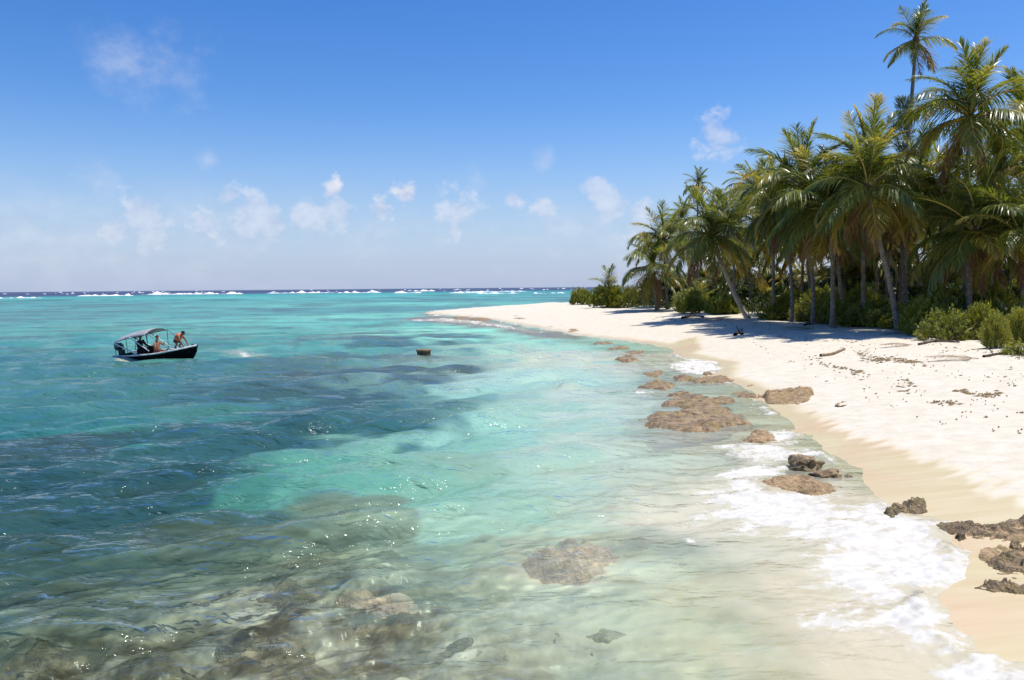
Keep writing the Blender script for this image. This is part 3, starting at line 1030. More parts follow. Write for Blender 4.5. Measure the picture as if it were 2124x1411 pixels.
rock("reef_rock", [(1290, 732), (1320, 727), (1345, 731), (1318, 736)], 0.09, "brown rock awash between the flat grey rock and the shore", 'rock', 36, ROCK)
rock("reef_rock", [(1120, 676), (1150, 674), (1175, 680), (1150, 684)], 0.16, "low brown ledge left of the olive brown ledge", 'rock', 37, ROCK_TAN, edge=0.6)
rock("reef_rock", [(930, 660), (955, 657), (978, 660), (955, 664)], 0.18, "outermost dark ledge off the spit tip", 'rock', 38, ROCK, edge=0.8)
# the shelf in the lower right corner
rock("reef_rock", [(1828, 1050), (1850, 1040), (1900, 1036), (1930, 1040), (1925, 1050), (1880, 1055), (1860, 1066), (1840, 1064)], 0.16, "olive weedy rock wedged at the edge of the thick foam", 'rock', 24, ROCK_DARK, edge=0.12, rough=0.5, zplane=0.12, follow=True)
rock("reef_rock", [(1925, 1078), (1960, 1070), (2010, 1076), (2060, 1084), (2124, 1078), (2180, 1090), (2180, 1112), (2120, 1118), (2060, 1108), (2000, 1098), (1950, 1090)], 0.08, "long rugged dark ledge across the lower right sand", 'rock', 25, ROCK_DARK, edge=0.10, rough=1.1, zplane=0.12, follow=True, n=80)
rock("reef_rock", [(2030, 1156), (2070, 1140), (2124, 1134), (2190, 1150), (2190, 1190), (2120, 1186), (2080, 1178), (2050, 1168)], 0.1, "dark ragged ledge at the right edge with tan sand pocket above it", 'rock', 26, ROCK_DARK, edge=0.12, rough=1.0, zplane=0.12, follow=True, n=70)
rock("reef_rock", [(2008, 1204), (2040, 1194), (2090, 1202), (2124, 1208), (2190, 1220), (2190, 1240), (2110, 1226), (2050, 1216)], 0.08, "lowest dark weedy ledge in the right corner beside the foam", 'rock', 27, ROCK_DARK, edge=0.09, rough=1.0, zplane=0.12, follow=True, n=70)
rock("reef_rock", [(1975, 1098), (1995, 1094), (2010, 1102), (1992, 1110)], 0.09, "small dark lump between the rugged ledge and the foam", 'rock', 28, ROCK_DARK, edge=0.06, zplane=0.12, follow=True)
rock("reef_rock", [(2085, 1126), (2105, 1118), (2125, 1126), (2105, 1134)], 0.1, "small weedy lump in the tan sand pocket", 'rock', 29, ROCK_DARK, edge=0.06, zplane=0.12, follow=True)
rock("pebble", [(1737, 832), (1742, 827), (1757, 826), (1757, 830), (1745, 833)], 0.16, "small lone tan stone on the white sand", 'stone', 30, ROCK_TAN, edge=0.08, zplane=0.33)
rock("reef_rock", [(1935, 1080), (2000, 1068), (2124, 1072), (2230, 1085), (2230, 1245), (2090, 1220), (2015, 1205), (2030, 1165), (1985, 1120)], 0.045, "broad tan rock shelf spread under the dark ledges at lower right", 'rock', 33, ROCK_TAN, edge=0.35, rough=1.3, zplane=0.12, follow=True, n=90)
# drowned rocks of the foreground
for i, (poly, top, zp, mt, lab) in enumerate([
    ([(1085, 1150), (1110, 1132), (1180, 1122), (1250, 1130), (1278, 1150), (1265, 1180), (1200, 1196), (1140, 1190), (1100, 1172)], -0.10, -0.30, ROCK_PINK, "pale pinkish drowned rock with dark specks in clear shallows"),
    ([(1215, 1048), (1240, 1036), (1300, 1036), (1312, 1048), (1270, 1056)], -0.10, -0.28, ROCK_PINK, "small pale drowned rock behind the pinkish one"),
    ([(520, 1185), (560, 1150), (600, 1138), (660, 1160), (690, 1195), (620, 1215), (560, 1210)], -0.12, -0.45, ROCK, "brown drowned hump under the nearest wave crest"),
    ([(400, 1290), (440, 1260), (540, 1250), (640, 1270), (700, 1300), (620, 1325), (480, 1320)], -0.16, -0.45, ROCK, "wide brown drowned rock low in the left foreground"),
    ([(540, 1375), (580, 1335), (640, 1345), (660, 1380), (600, 1400)], -0.18, -0.45, ROCK_DARK, "dark drowned boulder at the bottom edge"),
    ([(720, 1110), (760, 1085), (840, 1092), (860, 1115), (790, 1128)], -0.18, -0.40, ROCK, "brown drowned patch rock left of the pinkish rock"),
    ([(650, 1200), (720, 1185), (850, 1205), (910, 1240), (800, 1260), (690, 1240)], -0.20, -0.40, ROCK_PINK, "pale speckled drowned flat rock in mid foreground"),
    ([(1180, 1325), (1250, 1300), (1330, 1315), (1350, 1345), (1260, 1355)], -0.22, -0.40, ROCK, "olive drowned rock near the bottom, right of centre"),
    ([(20, 1290), (80, 1250), (160, 1255), (200, 1290), (120, 1320)], -0.22, -0.55, ROCK_DARK, "dark drowned rock in the lower left corner"),
    ([(860, 1330), (930, 1300), (1010, 1320), (1000, 1350), (920, 1360)], -0.20, -0.42, ROCK, "brown drowned rock between the bottom boulder and olive rock"),
    ([(1090, 880), (1110, 874), (1140, 880), (1120, 890)], -0.10, -0.3, ROCK, "lone dark drowned stone in the pale green bay"),
]):
    drowned(poly, (0.27, 0.22, 0.22)[i] if i < 3 else 0.17, 40 + i, lab, mt if mt is ROCK_PINK else ROCK_SUB)


# ------------------------------------------------------------------ plants
def leaf_material(name, dark, light, old, trans=0.35, rough=0.38, oldness=1.0):
    m, nt = new_mat(name)
    age = nt.attr('age').outputs['Fac']
    oi = nt.n('ShaderNodeObjectInfo')
    rnd = oi.outputs['Random']
    geo = nt.n('ShaderNodeNewGeometry')
    isl = geo.outputs['Random Per Island']
    c = nt.mix(nt.math('MULTIPLY_ADD', isl, 0.6, nt.math('MULTIPLY', rnd, 0.4)), dark, light)
    oldf = nt.math('MULTIPLY', nt.mapr(nt.math('ADD', age, nt.math('MULTIPLY', nt.math('SUBTRACT', rnd, 0.6), 0.6)), 0.55, 1.1), oldness)
    c = nt.mix(oldf, c, old)
    p = nt.n('ShaderNodeBsdfPrincipled')
    nt.link(c, p.inputs['Base Color'])
    p.inputs['Roughness'].default_value = rough
    p.inputs['Specular IOR Level'].default_value = 0.7
    tl = nt.n('ShaderNodeBsdfTranslucent')
    tcol = nt.mix(1.0, c, (1.7, 1.5, 0.6), 'MULTIPLY')
    nt.link(tcol, tl.inputs[0])
    ms = nt.n('ShaderNodeMixShader')
    ms.inputs[0].default_value = trans
    nt.link(p.outputs[0], ms.inputs[1])
    nt.link(tl.outputs[0], ms.inputs[2])
    out(nt, ms.outputs[0])
    return m


LEAF = leaf_material("palm_leaf", (0.040, 0.082, 0.016), (0.29, 0.33, 0.07), (0.64, 0.48, 0.13), 0.42, 0.36)
LEAF_YEL = leaf_material("palm_leaf_yellow", (0.20, 0.19, 0.03), (0.40, 0.31, 0.05), (0.52, 0.27, 0.06))
LEAF_DEAD = leaf_material("palm_leaf_dead", (0.16, 0.075, 0.028), (0.34, 0.20, 0.085), (0.40, 0.26, 0.13), 0.2, 0.7)
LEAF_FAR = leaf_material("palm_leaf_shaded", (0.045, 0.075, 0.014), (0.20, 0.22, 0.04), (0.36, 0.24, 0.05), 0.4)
RACHIS = simple_mat("palm_rachis", (0.58, 0.42, 0.10), 0.45, 0.2, 6)
RACHIS_DEAD = simple_mat("palm_rachis_dead", (0.30, 0.16, 0.07), 0.7, 0.2, 6)


def frond_arrays(seed, e0, droop, nleaf=56, leaf_len=0.30, grav=0.9, dead=False, wid=0.0074):
    """one palm frond of length 1, growing along +X from the origin. returns verts, quads, material ids, age"""
    rs = np.random.RandomState(seed)
    V, Q, M, A = [], [], [], []
    n = 16
    pts, tans = [np.zeros(3)], []
    side = rs.uniform(-0.35, 0.35)
    for i in range(n):
        t = (i + 0.5) / n
        e = e0 - droop * t ** 1.25
        az = side * t * t
        d = np.array([math.cos(e) * math.cos(az), math.cos(e) * math.sin(az), math.sin(e)])
        tans.append(d)
        pts.append(pts[-1] + d / n)
    pts = np.array(pts)
    tans = np.array(tans + [tans[-1]])
    # rachis
    for i in range(n + 1):
        t = i / n
        w = 0.017 * (1 - t) ** 0.8 + 0.003
        T = tans[i]
        S = np.array([-T[1], T[0], 0.0])
        S /= (np.linalg.norm(S) + 1e-6)
        U = np.cross(T, S)
        V += [pts[i] - S * w, pts[i] + S * w, pts[i] - U * w * 1.2 if U[2] > 0 else pts[i] + U * w * 1.2]
        A += [0.3] * 3
    for i in range(n):
        a, b = i * 3, (i + 1) * 3
        for p, q in ((0, 1), (1, 2), (2, 0)):
            Q.append((a + p, a + q, b + q, b + p))
            M.append(1)
    twist = rs.uniform(-0.5, 0.5)
    for sgn in (-1, 1):
        for k_ in range(nleaf):
            t = 0.13 + 0.87 * ((k_ + rs.rand() * 0.6) / nleaf)
            if dead and rs.rand() < 0.12:
                continue
            f = t * n
            i = min(int(f), n - 1)
            p = pts[i] + (pts[i + 1] - pts[i]) * (f - i)
            T = tans[i]
            S = np.array([-T[1], T[0], 0.0])
            S /= (np.linalg.norm(S) + 1e-6)
            U = np.cross(T, S)
            if U[2] < 0:
                U = -U
            S2 = S * math.cos(twist) + U * math.sin(twist)
            U2 = np.cross(T, S2)
            if np.dot(U2, U) < 0:
                U2 = -U2
            a = R(72 - 45 * t + rs.randn() * 5)
            ll = leaf_len * (0.55 + 0.75 * math.sin(math.pi * min(1, (t * 0.9 + 0.12))) ** 0.8) * (1 - 0.35 * t) * rs.uniform(0.85, 1.1)
            d = T * math.cos(a) + S2 * sgn * math.sin(a) + U2 * (0.16 + rs.randn() * 0.08) * (0.2 if dead else 1)
            d /= np.linalg.norm(d)
            g = grav * (1.5 if dead else 1.0) * rs.uniform(0.7, 1.3)
            b0 = len(V)
            q = p.copy()
            wv = np.cross(d, np.array([rs.randn() * .25, rs.randn() * .25, 1.0]))
            wv /= (np.linalg.norm(wv) + 1e-6)
            for s_ in range(4):
                w = wid * (0.75, 1.0, 0.7, 0.12)[s_]
                V += [q - wv * w, q + wv * w]
                ag = 0.15 + 0.35 * t ** 2 + 0.25 * (s_ / 3) ** 2 + rs.rand() * 0.18
                A += [ag, ag]
                d2 = d + np.array([0, 0, -g * (0.18, 0.42, 0.7)[min(s_, 2)]])
                d2 /= np.linalg.norm(d2)
                q = q + d2 * ll / 3
            for s_ in range(3):
                a0 = b0 + s_ * 2
                Q.append((a0, a0 + 1, a0 + 3, a0 + 2))
                M.append(0)
    return np.array(V), np.array(Q), np.array(M), np.array(A)


def frond_mesh(arr, mats, name="frond"):
    V, Q, M, A = arr
    me = new_mesh(name, V, Q, mats)
    me.polygons.foreach_set('material_index', M.astype(np.int32))
    fattr(me, 'age', A)
    return me


# classes from young and upright to old and hanging
CLASSES = [(R(82), R(30), 0.5), (R(66), R(68), 0.8), (R(50), R(98), 1.3), (R(30), R(104), 1.7), (R(8), R(88), 1.9), (R(-16), R(66), 1.9)]
FR = []
for ci, (e0, dr, gr) in enumerate(CLASSES):
    FR.append([frond_mesh(frond_arrays(100 + ci * 10 + q, e0 + R(4) * (q - 1), dr * (0.85 + 0.15 * q), grav=gr), [LEAF, RACHIS]) for q in range(3)])
FR_YEL = [frond_mesh(frond_arrays(200 + q, R(2 - 14 * q), R(72), grav=1.0), [LEAF_YEL, RACHIS]) for q in range(3)]
FR_DEAD = [frond_mesh(frond_arrays(220 + q, R(-42 - 12 * q), R(42), grav=1.4, dead=True), [LEAF_DEAD, RACHIS_DEAD]) for q in range(3)]


FALLEN = frond_mesh(frond_arrays(260, R(10), R(18), nleaf=40, grav=0.25, dead=True), [LEAF_DEAD, RACHIS_DEAD], "fallen_frond")


def trunk_material():
    m, nt = new_mat("palm_trunk")
    tcn = nt.n('ShaderNodeTexCoord')
    sp = nt.n('ShaderNodeSeparateXYZ')
    nt.link(tcn.outputs['Object'], sp.inputs[0])
    n1 = nt.noise(tcn.outputs['Object'], 4.0, 5, 0.6)
    rings = nt.math('SINE', nt.math('ADD', nt.math('MULTIPLY', sp.outputs[2], 52.0), nt.math('MULTIPLY', n1, 5.0)))
    c = nt.mix(nt.mapr(n1, 0.35, 0.68), (0.16, 0.125, 0.095), (0.36, 0.30, 0.24))
    c = nt.mix(nt.mapr(rings, 0.45, 0.95, 0, 0.55), c, (0.09, 0.065, 0.05))
    nb = bump(nt, nt.math('ADD', rings, nt.math('MULTIPLY', n1, 2.0)), 0.5, 0.03)
    out(nt, principled(nt, c, 0.85, nb, 0.2))
    return m


TRUNK = trunk_material()
TRUNK_PALE = simple_mat("pale_trunk", (0.62, 0.50, 0.38), 0.8, 0.2, 6, 0.5)
SHEATH = simple_mat("palm_sheath", (0.20, 0.12, 0.06), 0.9, 0.3, 14, 0.6)
NUT = simple_mat("coconut_husk", (0.22, 0.17, 0.04), 0.5, 0.3, 5)


def tube_arrays(path, radii, sides=9):
    path = [Vector(p) for p in path]
    V, Q = [], []
    n = len(path)
    for i, p in enumerate(path):
        T = (path[min(i + 1, n - 1)] - path[max(i - 1, 0)]).normalized()
        S = T.cross(Vector((0, 1, 0.001)))
        if S.length < 1e-3:
            S = T.cross(Vector((1, 0, 0)))
        S.normalize()
        U = S.cross(T)
        for k_ in range(sides):
            a = 2 * math.pi * k_ / sides
            V.append(p + (S * math.cos(a) + U * math.sin(a)) * radii[i])
    for i in range(n - 1):
        for k_ in range(sides):
            k2 = (k_ + 1) % sides
            Q.append((i * sides + k_, i * sides + k2, (i + 1) * sides + k2, (i + 1) * sides + k_))
    return [tuple(v) for v in V], Q


def curve_pts(ctrl, n):
    """Catmull-Rom through control points"""
    c = [Vector(p) for p in ctrl]
    c = [c[0] * 2 - c[1]] + c + [c[-1] * 2 - c[-2]]
    segs = len(c) - 3
    res = []
    for i in range(n + 1):
        f = i / n * segs
        k_ = min(int(f), segs - 1)
        t = f - k_
        a, b, d, e = c[k_:k_ + 4]
        res.append(0.5 * ((2 * b) + (d - a) * t + (2 * a - 5 * b + 4 * d - e) * t * t + (3 * b - a - 3 * d + e) * t ** 3))
    return res


def trunk_mesh(ctrl, r0, r1, mat=None):
    pts = curve_pts(ctrl, 36)
    rs = np.random.RandomState(int(abs(pts[-1].z) * 991) % 9999)
    rad = []
    for i in range(37):
        t = i / 36
        r = r0 + (r1 - r0) * t ** 0.7
        r *= 1 + 0.75 * math.exp(-t * 16) + 0.03 * rs.randn()
        rad.append(r)
    V, Q = tube_arrays(pts, rad, 10)
    return new_mesh("trunk", V, Q, [mat or TRUNK])


_nut_me = None


def nut_mesh():
    global _nut_me
    if _nut_me is None:
        bm = bmesh.new()
        bmesh.ops.create_icosphere(bm, subdivisions=2, radius=0.12)
        for v in bm.verts:
            v.co.z *= 1.25
            v.co.x *= 1 + 0.3 * v.co.z
        _nut_me = bpy.data.meshes.new("coconut")
        bm.to_mesh(_nut_me)
        bm.free()
        _nut_me.polygons.foreach_set('use_smooth', np.ones(len(_nut_me.polygons), bool))
        _nut_me.materials.append(NUT)
    return _nut_me


def palm(label, base, crown, L, n, seed, ctrl=(), r0=0.15, r1=0.095, yellow=2, dead=2, nuts=7, group="coconut palms along the beach", spread=1.0, name="palm_tree", young=False, upright=0.0, tmat=None):
    rs = np.random.RandomState(seed)
    base = Vector(base)
    crown = Vector(crown)
    root = thing(name, label, 'palm tree', base, 0, group)
    c = crown - base
    if not young or c.z > 0.5:
        obj("trunk", trunk_mesh([(0, 0, -0.25)] + [tuple(Vector(p) - base) for p in ctrl] + [tuple(c)], r0, r1, tmat), root)
    # fibrous sheath where the fronds spring
    V, Q = tube_arrays([c + Vector((0, 0, z)) for z in (-0.55, -0.3, 0.0, 0.25, 0.45)], [r1 * 1.0, r1 * 2.0, r1 * 2.3, r1 * 1.6, r1 * 0.4], 9)
    obj("crown_sheath", new_mesh("crown_sheath", V, Q, [SHEATH]), root)
    az = rs.uniform(0, 6.28)
    if not young:
        yellow, dead = yellow + 1, dead + 1
    tot = n + yellow + dead
    for i in range(tot):
        az += 2.39996 + rs.uniform(-0.25, 0.25)
        if i < n:
            u = (i / max(n - 1, 1)) ** (1.0 + upright)
            ci = min(5, int(u * 5.6 + rs.uniform(-0.4, 0.4)))
            ci = max(0, ci)
            me = FR[ci][rs.randint(3)]
            sc = L * (0.78 + 0.22 * min(1, 0.4 + u * 1.5)) * rs.uniform(0.88, 1.1)
        elif i < n + yellow:
            me = FR_YEL[rs.randint(3)]
            sc = L * rs.uniform(0.85, 1.0)
        else:
            me = FR_DEAD[rs.randint(3)]
            sc = L * rs.uniform(0.65, 0.9)
        f = obj("frond", me, root)
        f.location = c + Vector((0, 0, 0.12 - 0.3 * i / tot))
        f.rotation_euler = (rs.uniform(-.25, .25), rs.uniform(-.22, .22), az)
        f.scale = (sc, sc * rs.uniform(0.85, 1.15), sc)
    for i in range(nuts):
        a = rs.uniform(0, 6.28)
        o = obj("coconut", nut_mesh(), root)
        o.location = c + Vector((math.cos(a) * 0.27, math.sin(a) * 0.27, -0.32 - 0.18 * rs.rand()))
        o.rotation_euler = (rs.uniform(-.5, .5), rs.uniform(-.5, .5), a)
    return root


def gp(px, D):
    """ground point in the column of a pixel at depth D"""
    d = pix_dir(px, 640)
    x = d.x / d.y * D
    return Vector((x, D, gz(x, D)))


def palm_px(label, base, crown_px, L, n, seed, D=None, ctrl_px=(), dcrown=0.0, **kw):
    b = at(*base) if D is None else gp(base[0], D)
    c = pix_at_depth(crown_px[0], crown_px[1], b.y + dcrown)
    cs = [pix_at_depth(x, y, b.y + dcrown * 0.5) for x, y in ctrl_px]
    return palm(label, b, c, L, n, seed, ctrl=cs, **kw)


palm_px("tallest slender palm, its small crown alone high in the sky", (1868, 650), (1900, 84), 2.8, 14, 1, D=56, ctrl_px=[(1880, 330), (1893, 180)], yellow=1, dead=1, r0=0.17, r1=0.10, upright=0.45)
palm_px("tall broad palm right of the slender one, big crown against the sky", (2003, 660), (2012, 240), 4.4, 25, 2, D=44, ctrl_px=[(2003, 450)], yellow=1, dead=1)
palm_px("palm with straight grey trunk and yellow drooping fronds behind the dark low bush", (2012, 684), (2026, 482), 4.3, 23, 3, ctrl_px=[(2010, 600), (2011, 540)], yellow=4, dead=2, r0=0.17, r1=0.14)
palm_px("leafy palm rising behind the straight grey trunk at the right", (2040, 640), (2070, 392), 4.6, 24, 4, D=46, ctrl_px=[(2042, 520)], yellow=1, dead=1)
palm_px("palm with S-curved grey trunk leaning left in front of the grove", (1866, 686), (1800, 392), 4.1, 21, 5, ctrl_px=[(1846, 590), (1824, 500)], yellow=3, dead=3, r0=0.17, r1=0.12)
palm_px("palm with a thick skirt of brown dead fronds and curved foot", (1758, 673), (1738, 445), 3.9, 17, 6, ctrl_px=[(1745, 610), (1739, 540)], yellow=3, dead=9, r0=0.15)
palm_px("dense high crown palm in the middle of the grove skyline", (1791, 640), (1796, 352), 4.5, 27, 7, D=50, ctrl_px=[(1791, 560), (1790, 420)], yellow=1, dead=2)
palm_px("palm with plume-topped crown left of the grove middle", (1688, 630), (1664, 388), 4.6, 26, 8, D=53, ctrl_px=[(1684, 560), (1662, 470)], yellow=2, dead=3)
palm_px("thin-trunked leaning palm between the short leaning palm and the grove", (1605, 632), (1566, 396), 4.2, 23, 9, ctrl_px=[(1594, 560), (1577, 480)], yellow=2, dead=2, r0=0.17, r1=0.12)
palm_px("short palm with pale trunk leaning out to the left over the sand", (1554, 660), (1476, 492), 4.5, 30, 10, ctrl_px=[(1528, 620), (1502, 560)], yellow=4, dead=3, r0=0.19, r1=0.13, tmat=TRUNK_PALE)
palm_px("distant small palm head poking above the short leaning palm", (1447, 640), (1447, 384), 2.3, 17, 11, D=96, ctrl_px=[(1447, 500)], yellow=1, dead=2)
palm_px("low bushy palm at the seaward end of the grove", (1385, 636), (1376, 500), 4.3, 22, 12, D=84, yellow=1, dead=2)
palm_px("upright-headed palm just behind the seaward end of the grove", (1408, 636), (1412, 462), 3.7, 20, 13, D=92, yellow=1, dead=1)
palm_px("squat drooping palm beside the seaward bushes, fronds near the sand", (1362, 637), (1354, 560), 4.4, 18, 14, D=82, yellow=2, dead=3)
palm_px("young yellow-green palm alone behind the leftmost bushes", (1262, 635), (1262, 600), 3.1, 12, 15, D=96, yellow=3, dead=0, nuts=0, young=True, r0=0.1, r1=0.07)
palm_px("palm with trunk leaning right, crossing behind the S-curved trunk", (1834, 662), (1858, 430), 3.8, 15, 16, ctrl_px=[(1840, 590), (1848, 500)], yellow=2, dead=4)
palm_px("palm filling the gap below the tallest slender palm", (1880, 640), (1905, 392), 4.2, 24, 17, D=52, ctrl_px=[(1878, 500)], yellow=1, dead=2)
palm_px("palm with drooping crown left of the brown-skirted palm", (1645, 632), (1622, 436), 3.9, 22, 18, D=56, ctrl_px=[(1640, 560)], yellow=2, dead=4)
palm_px("dark palm crown cut by the right edge of the view", (2120, 650), (2125, 262), 4.2, 22, 19, D=50, yellow=0, dead=1)
palm_px("low palm cut by the right edge, yellow fronds hanging", (2128, 660), (2118, 492), 3.8, 20, 20, D=41, yellow=4, dead=1)
palm_px("palm crown tucked between the two right hand palms", (1958, 650), (1962, 410), 4.0, 22, 21, D=50, ctrl_px=[(1950, 500)], yellow=1, dead=2)
palm_px("palm with crown spreading under the tall middle crown", (1728, 640), (1715, 430), 4.3, 22, 22, D=49, ctrl_px=[(1726, 520)], yellow=2, dead=4)
palm_px("palm between the plume-topped and thin-trunked palms", (1605, 640), (1604, 425), 4.1, 20, 23, D=60, yellow=1, dead=2)
palm_px("drooping palm just inland of the short leaning palm", (1525, 645), (1520, 470), 4.0, 21, 24, D=70, yellow=2, dead=3)

# young palms on the ground
for lab, px, py, L, n, sd, yel in [("young bright palm sprouting right of the S-curved trunk", 1908, 652, 2.0, 9, 61, 4), ("young palm with dry frond at the right edge undergrowth", 2085, 628, 2.2, 10, 62, 2),
                                   ("young palm low at the right edge in front of the undergrowth", 2095, 688, 1.8, 9, 63, 1), ("young palm under the short leaning palm", 1452, 640, 3.2, 11, 64, 2),
                                   ("young broad palm between the brown-skirted palm and its left neighbour", 1712, 645, 2.4, 10, 65, 1), ("young palm just left of the straight grey trunk", 1978, 640, 2.4, 10, 66, 2),
                                   ("young palm sprouting behind the S-curved trunk's foot", 1800, 640, 2.4, 9, 67, 3), ("young palm in the shade left of thin-trunked palm", 1580, 638, 2.6, 10, 68, 1)]:
    b = at(px, py)
    palm(lab, b, b + Vector((0, 0, 0.3)), L, n, sd, yellow=yel, dead=1, nuts=0, group="young palms in the undergrowth", name="young_palm", young=True, r1=0.05, upright=0.5)


# palms deep in the grove, each one trunk and one crown
def joined_crown(seed, nf):
    rs = np.random.RandomState(seed)
    Vs, Qs, Ms, As = [], [], [], []
    off = 0
    az = 0
    for i in range(nf):
        az += 2.39996 + rs.uniform(-.3, .3)
        u = i / (nf - 1)
        e0, dr, gr = CLASSES[min(5, int(u * 5.7))]
        V, Q, M, A = frond_arrays(seed * 50 + i, e0 + rs.uniform(-.12, .12), dr * rs.uniform(.85, 1.15), nleaf=34, grav=gr, wid=0.012, dead=(u > 0.93))
        ca, sa = math.cos(az), math.sin(az)
        V = V @ np.array([[ca, sa, 0], [-sa, ca, 0], [0, 0, 1]]) * rs.uniform(.8, 1.05)
        Vs.append(V)
        Qs.append(Q + off)
        Ms.append(M)
        As.append(A + (0.5 if u > 0.9 else 0))
        off += len(V)
    return frond_mesh((np.concatenate(Vs), np.concatenate(Qs), np.concatenate(Ms), np.concatenate(As)), [LEAF_FAR, RACHIS], "crown")


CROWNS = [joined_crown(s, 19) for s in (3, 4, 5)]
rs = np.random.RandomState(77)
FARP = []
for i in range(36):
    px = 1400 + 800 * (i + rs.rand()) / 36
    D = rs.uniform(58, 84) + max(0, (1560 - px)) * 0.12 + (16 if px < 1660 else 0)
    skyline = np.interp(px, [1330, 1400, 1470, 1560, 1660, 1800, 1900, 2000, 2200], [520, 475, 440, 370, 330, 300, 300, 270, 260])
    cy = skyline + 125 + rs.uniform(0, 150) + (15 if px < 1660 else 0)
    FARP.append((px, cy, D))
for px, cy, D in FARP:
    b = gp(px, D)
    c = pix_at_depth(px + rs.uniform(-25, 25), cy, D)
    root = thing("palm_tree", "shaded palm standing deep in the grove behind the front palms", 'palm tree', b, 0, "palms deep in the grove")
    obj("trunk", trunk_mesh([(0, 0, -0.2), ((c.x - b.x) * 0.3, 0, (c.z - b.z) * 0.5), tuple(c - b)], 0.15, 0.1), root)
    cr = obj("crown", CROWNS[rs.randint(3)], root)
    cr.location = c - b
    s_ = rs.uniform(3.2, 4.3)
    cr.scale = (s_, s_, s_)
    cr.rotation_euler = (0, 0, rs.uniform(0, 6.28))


# ------------------------------------------------------------------ bushes
BUSH = leaf_material("bush_leaf", (0.13, 0.17, 0.02), (0.34, 0.35, 0.05), (0.28, 0.22, 0.07), 0.45, 0.5, 0.6)
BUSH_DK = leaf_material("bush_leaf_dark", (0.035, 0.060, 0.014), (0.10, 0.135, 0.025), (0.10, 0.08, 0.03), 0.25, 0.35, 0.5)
TWIG = simple_mat("twig_bark", (0.12, 0.085, 0.06), 0.9, 0.25, 9, 0.3)


def bush_arrays(seed, nspr, leaf_l, leaf_w, per, upright=0.6, shell=0.45):
    """foliage of a bush about 1 m in radius and 1 m high: sprays of small leaves"""
    rs = np.random.RandomState(seed)
    V, Q, A = [], [], []
    tops = []
    for i in range(nspr):
        th = rs.uniform(0, 6.283)
        ph = math.acos(rs.uniform(0.0, 1.0))
        rad = shell + (1 - shell) * rs.rand() ** 0.5
        rad *= 0.84 + 0.30 * float(PN[3](np.array(math.cos(th) * 1.6 + seed), np.array(math.sin(th) * 1.6 + ph * 1.5)))
        p = np.array([math.cos(th) * math.sin(ph) * rad, math.sin(th) * math.sin(ph) * rad, max(0.04, math.cos(ph) * rad)])
        d = p / (np.linalg.norm(p) + 1e-6) * (1 - upright) + np.array([rs.randn() * .25, rs.randn() * .25, upright])
        d /= np.linalg.norm(d)
        sl = rs.uniform(0.14, 0.30)
        tops.append(p)
        for k_ in range(per):
            t = (k_ + rs.rand()) / per
            q = p + d * sl * (t - 0.3) + np.array([0, 0, -0.1 * t * t * sl])
            a = rs.uniform(0, 6.283)
            s1 = np.cross(d, np.array([math.cos(a), math.sin(a), 0.3]))
            s1 /= (np.linalg.norm(s1) + 1e-6)
            ld = d * 0.75 + s1 * 0.8
            ld /= np.linalg.norm(ld)
            wv = np.cross(ld, s1 + np.array([0.1, 0.2, 0.3]))
            wv /= (np.linalg.norm(wv) + 1e-6)
            l_ = leaf_l * rs.uniform(0.7, 1.2)
            b = len(V)
            V += [q, q + ld * l_ * .5 - wv * leaf_w, q + ld * l_, q + ld * l_ * .5 + wv * leaf_w]
            Q.append((b, b + 1, b + 2, b + 3))
            ag = rs.rand() * 0.7 + 0.25 * (1 - rad)
            A += [ag] * 4
    return np.array(V), np.array(Q), np.array(A)


def stem_arrays(seed, n, splay=1.0):
    rs = np.random.RandomState(seed)
    V, Q = [], []
    for i in range(n):
        th = rs.uniform(0, 6.283)
        r = rs.uniform(0.35, 0.95) * splay
        h = rs.uniform(0.05, 0.75)
        e = Vector((math.cos(th) * r, math.sin(th) * r, h))
        mid = Vector((e.x * 0.45 + rs.randn() * .06, e.y * 0.45 + rs.randn() * .06, h * 0.35 + 0.08))
        pts = curve_pts([(0.1 * rs.randn(), 0.1 * rs.randn(), -0.05), mid, e], 6)
        v, q = tube_arrays(pts, [0.020 - 0.0025 * j for j in range(7)], 4)
        b = len(V)
        V += v
        Q += [tuple(x + b for x in f) for f in q]
    return V, Q


def bush_pair(seed, nspr, ll, lw, per, mat, upright=0.6, shell=0.45, nst=22, splay=1.0):
    V, Q, A = bush_arrays(seed, nspr, ll, lw, per, upright, shell)
    me = new_mesh("foliage", V, Q, [mat], smooth=False)
    fattr(me, 'age', A)
    v, q = stem_arrays(seed + 5, nst, splay)
    return me, new_mesh("stems", v, q, [TWIG])


BUSHES = [bush_pair(s, 620, 0.13, 0.020, 12, BUSH) for s in (1, 2, 3)]
BUSH_OPEN = [bush_pair(11, 360, 0.11, 0.018, 11, BUSH, 0.5, 0.6, 60, 1.35)]
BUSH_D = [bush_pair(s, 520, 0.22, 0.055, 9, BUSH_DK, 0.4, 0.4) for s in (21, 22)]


def bush(label, px, py, wpx, hpx, pair, seed, back=0.0, group="green bushes along the edge of the sand", name="bush", cat='bush'):
    p = at(px, py)
    if back:
        q = p + Vector((p.x, p.y, 0)).normalized() * back
        p = Vector((q.x, q.y, gz(q.x, q.y)))
    rx = wpx / 2 / F_PX * p.y
    h = hpx / F_PX * p.y
    root = thing(name, label, cat, p, 0, group)
    f = obj("foliage", pair[0], root)
    s_ = obj("stems", pair[1], root)
    for o in (f, s_):
        o.scale = (rx, rx * 0.9, h)
        o.rotation_euler = (0, 0, seed * 1.7)
    return root


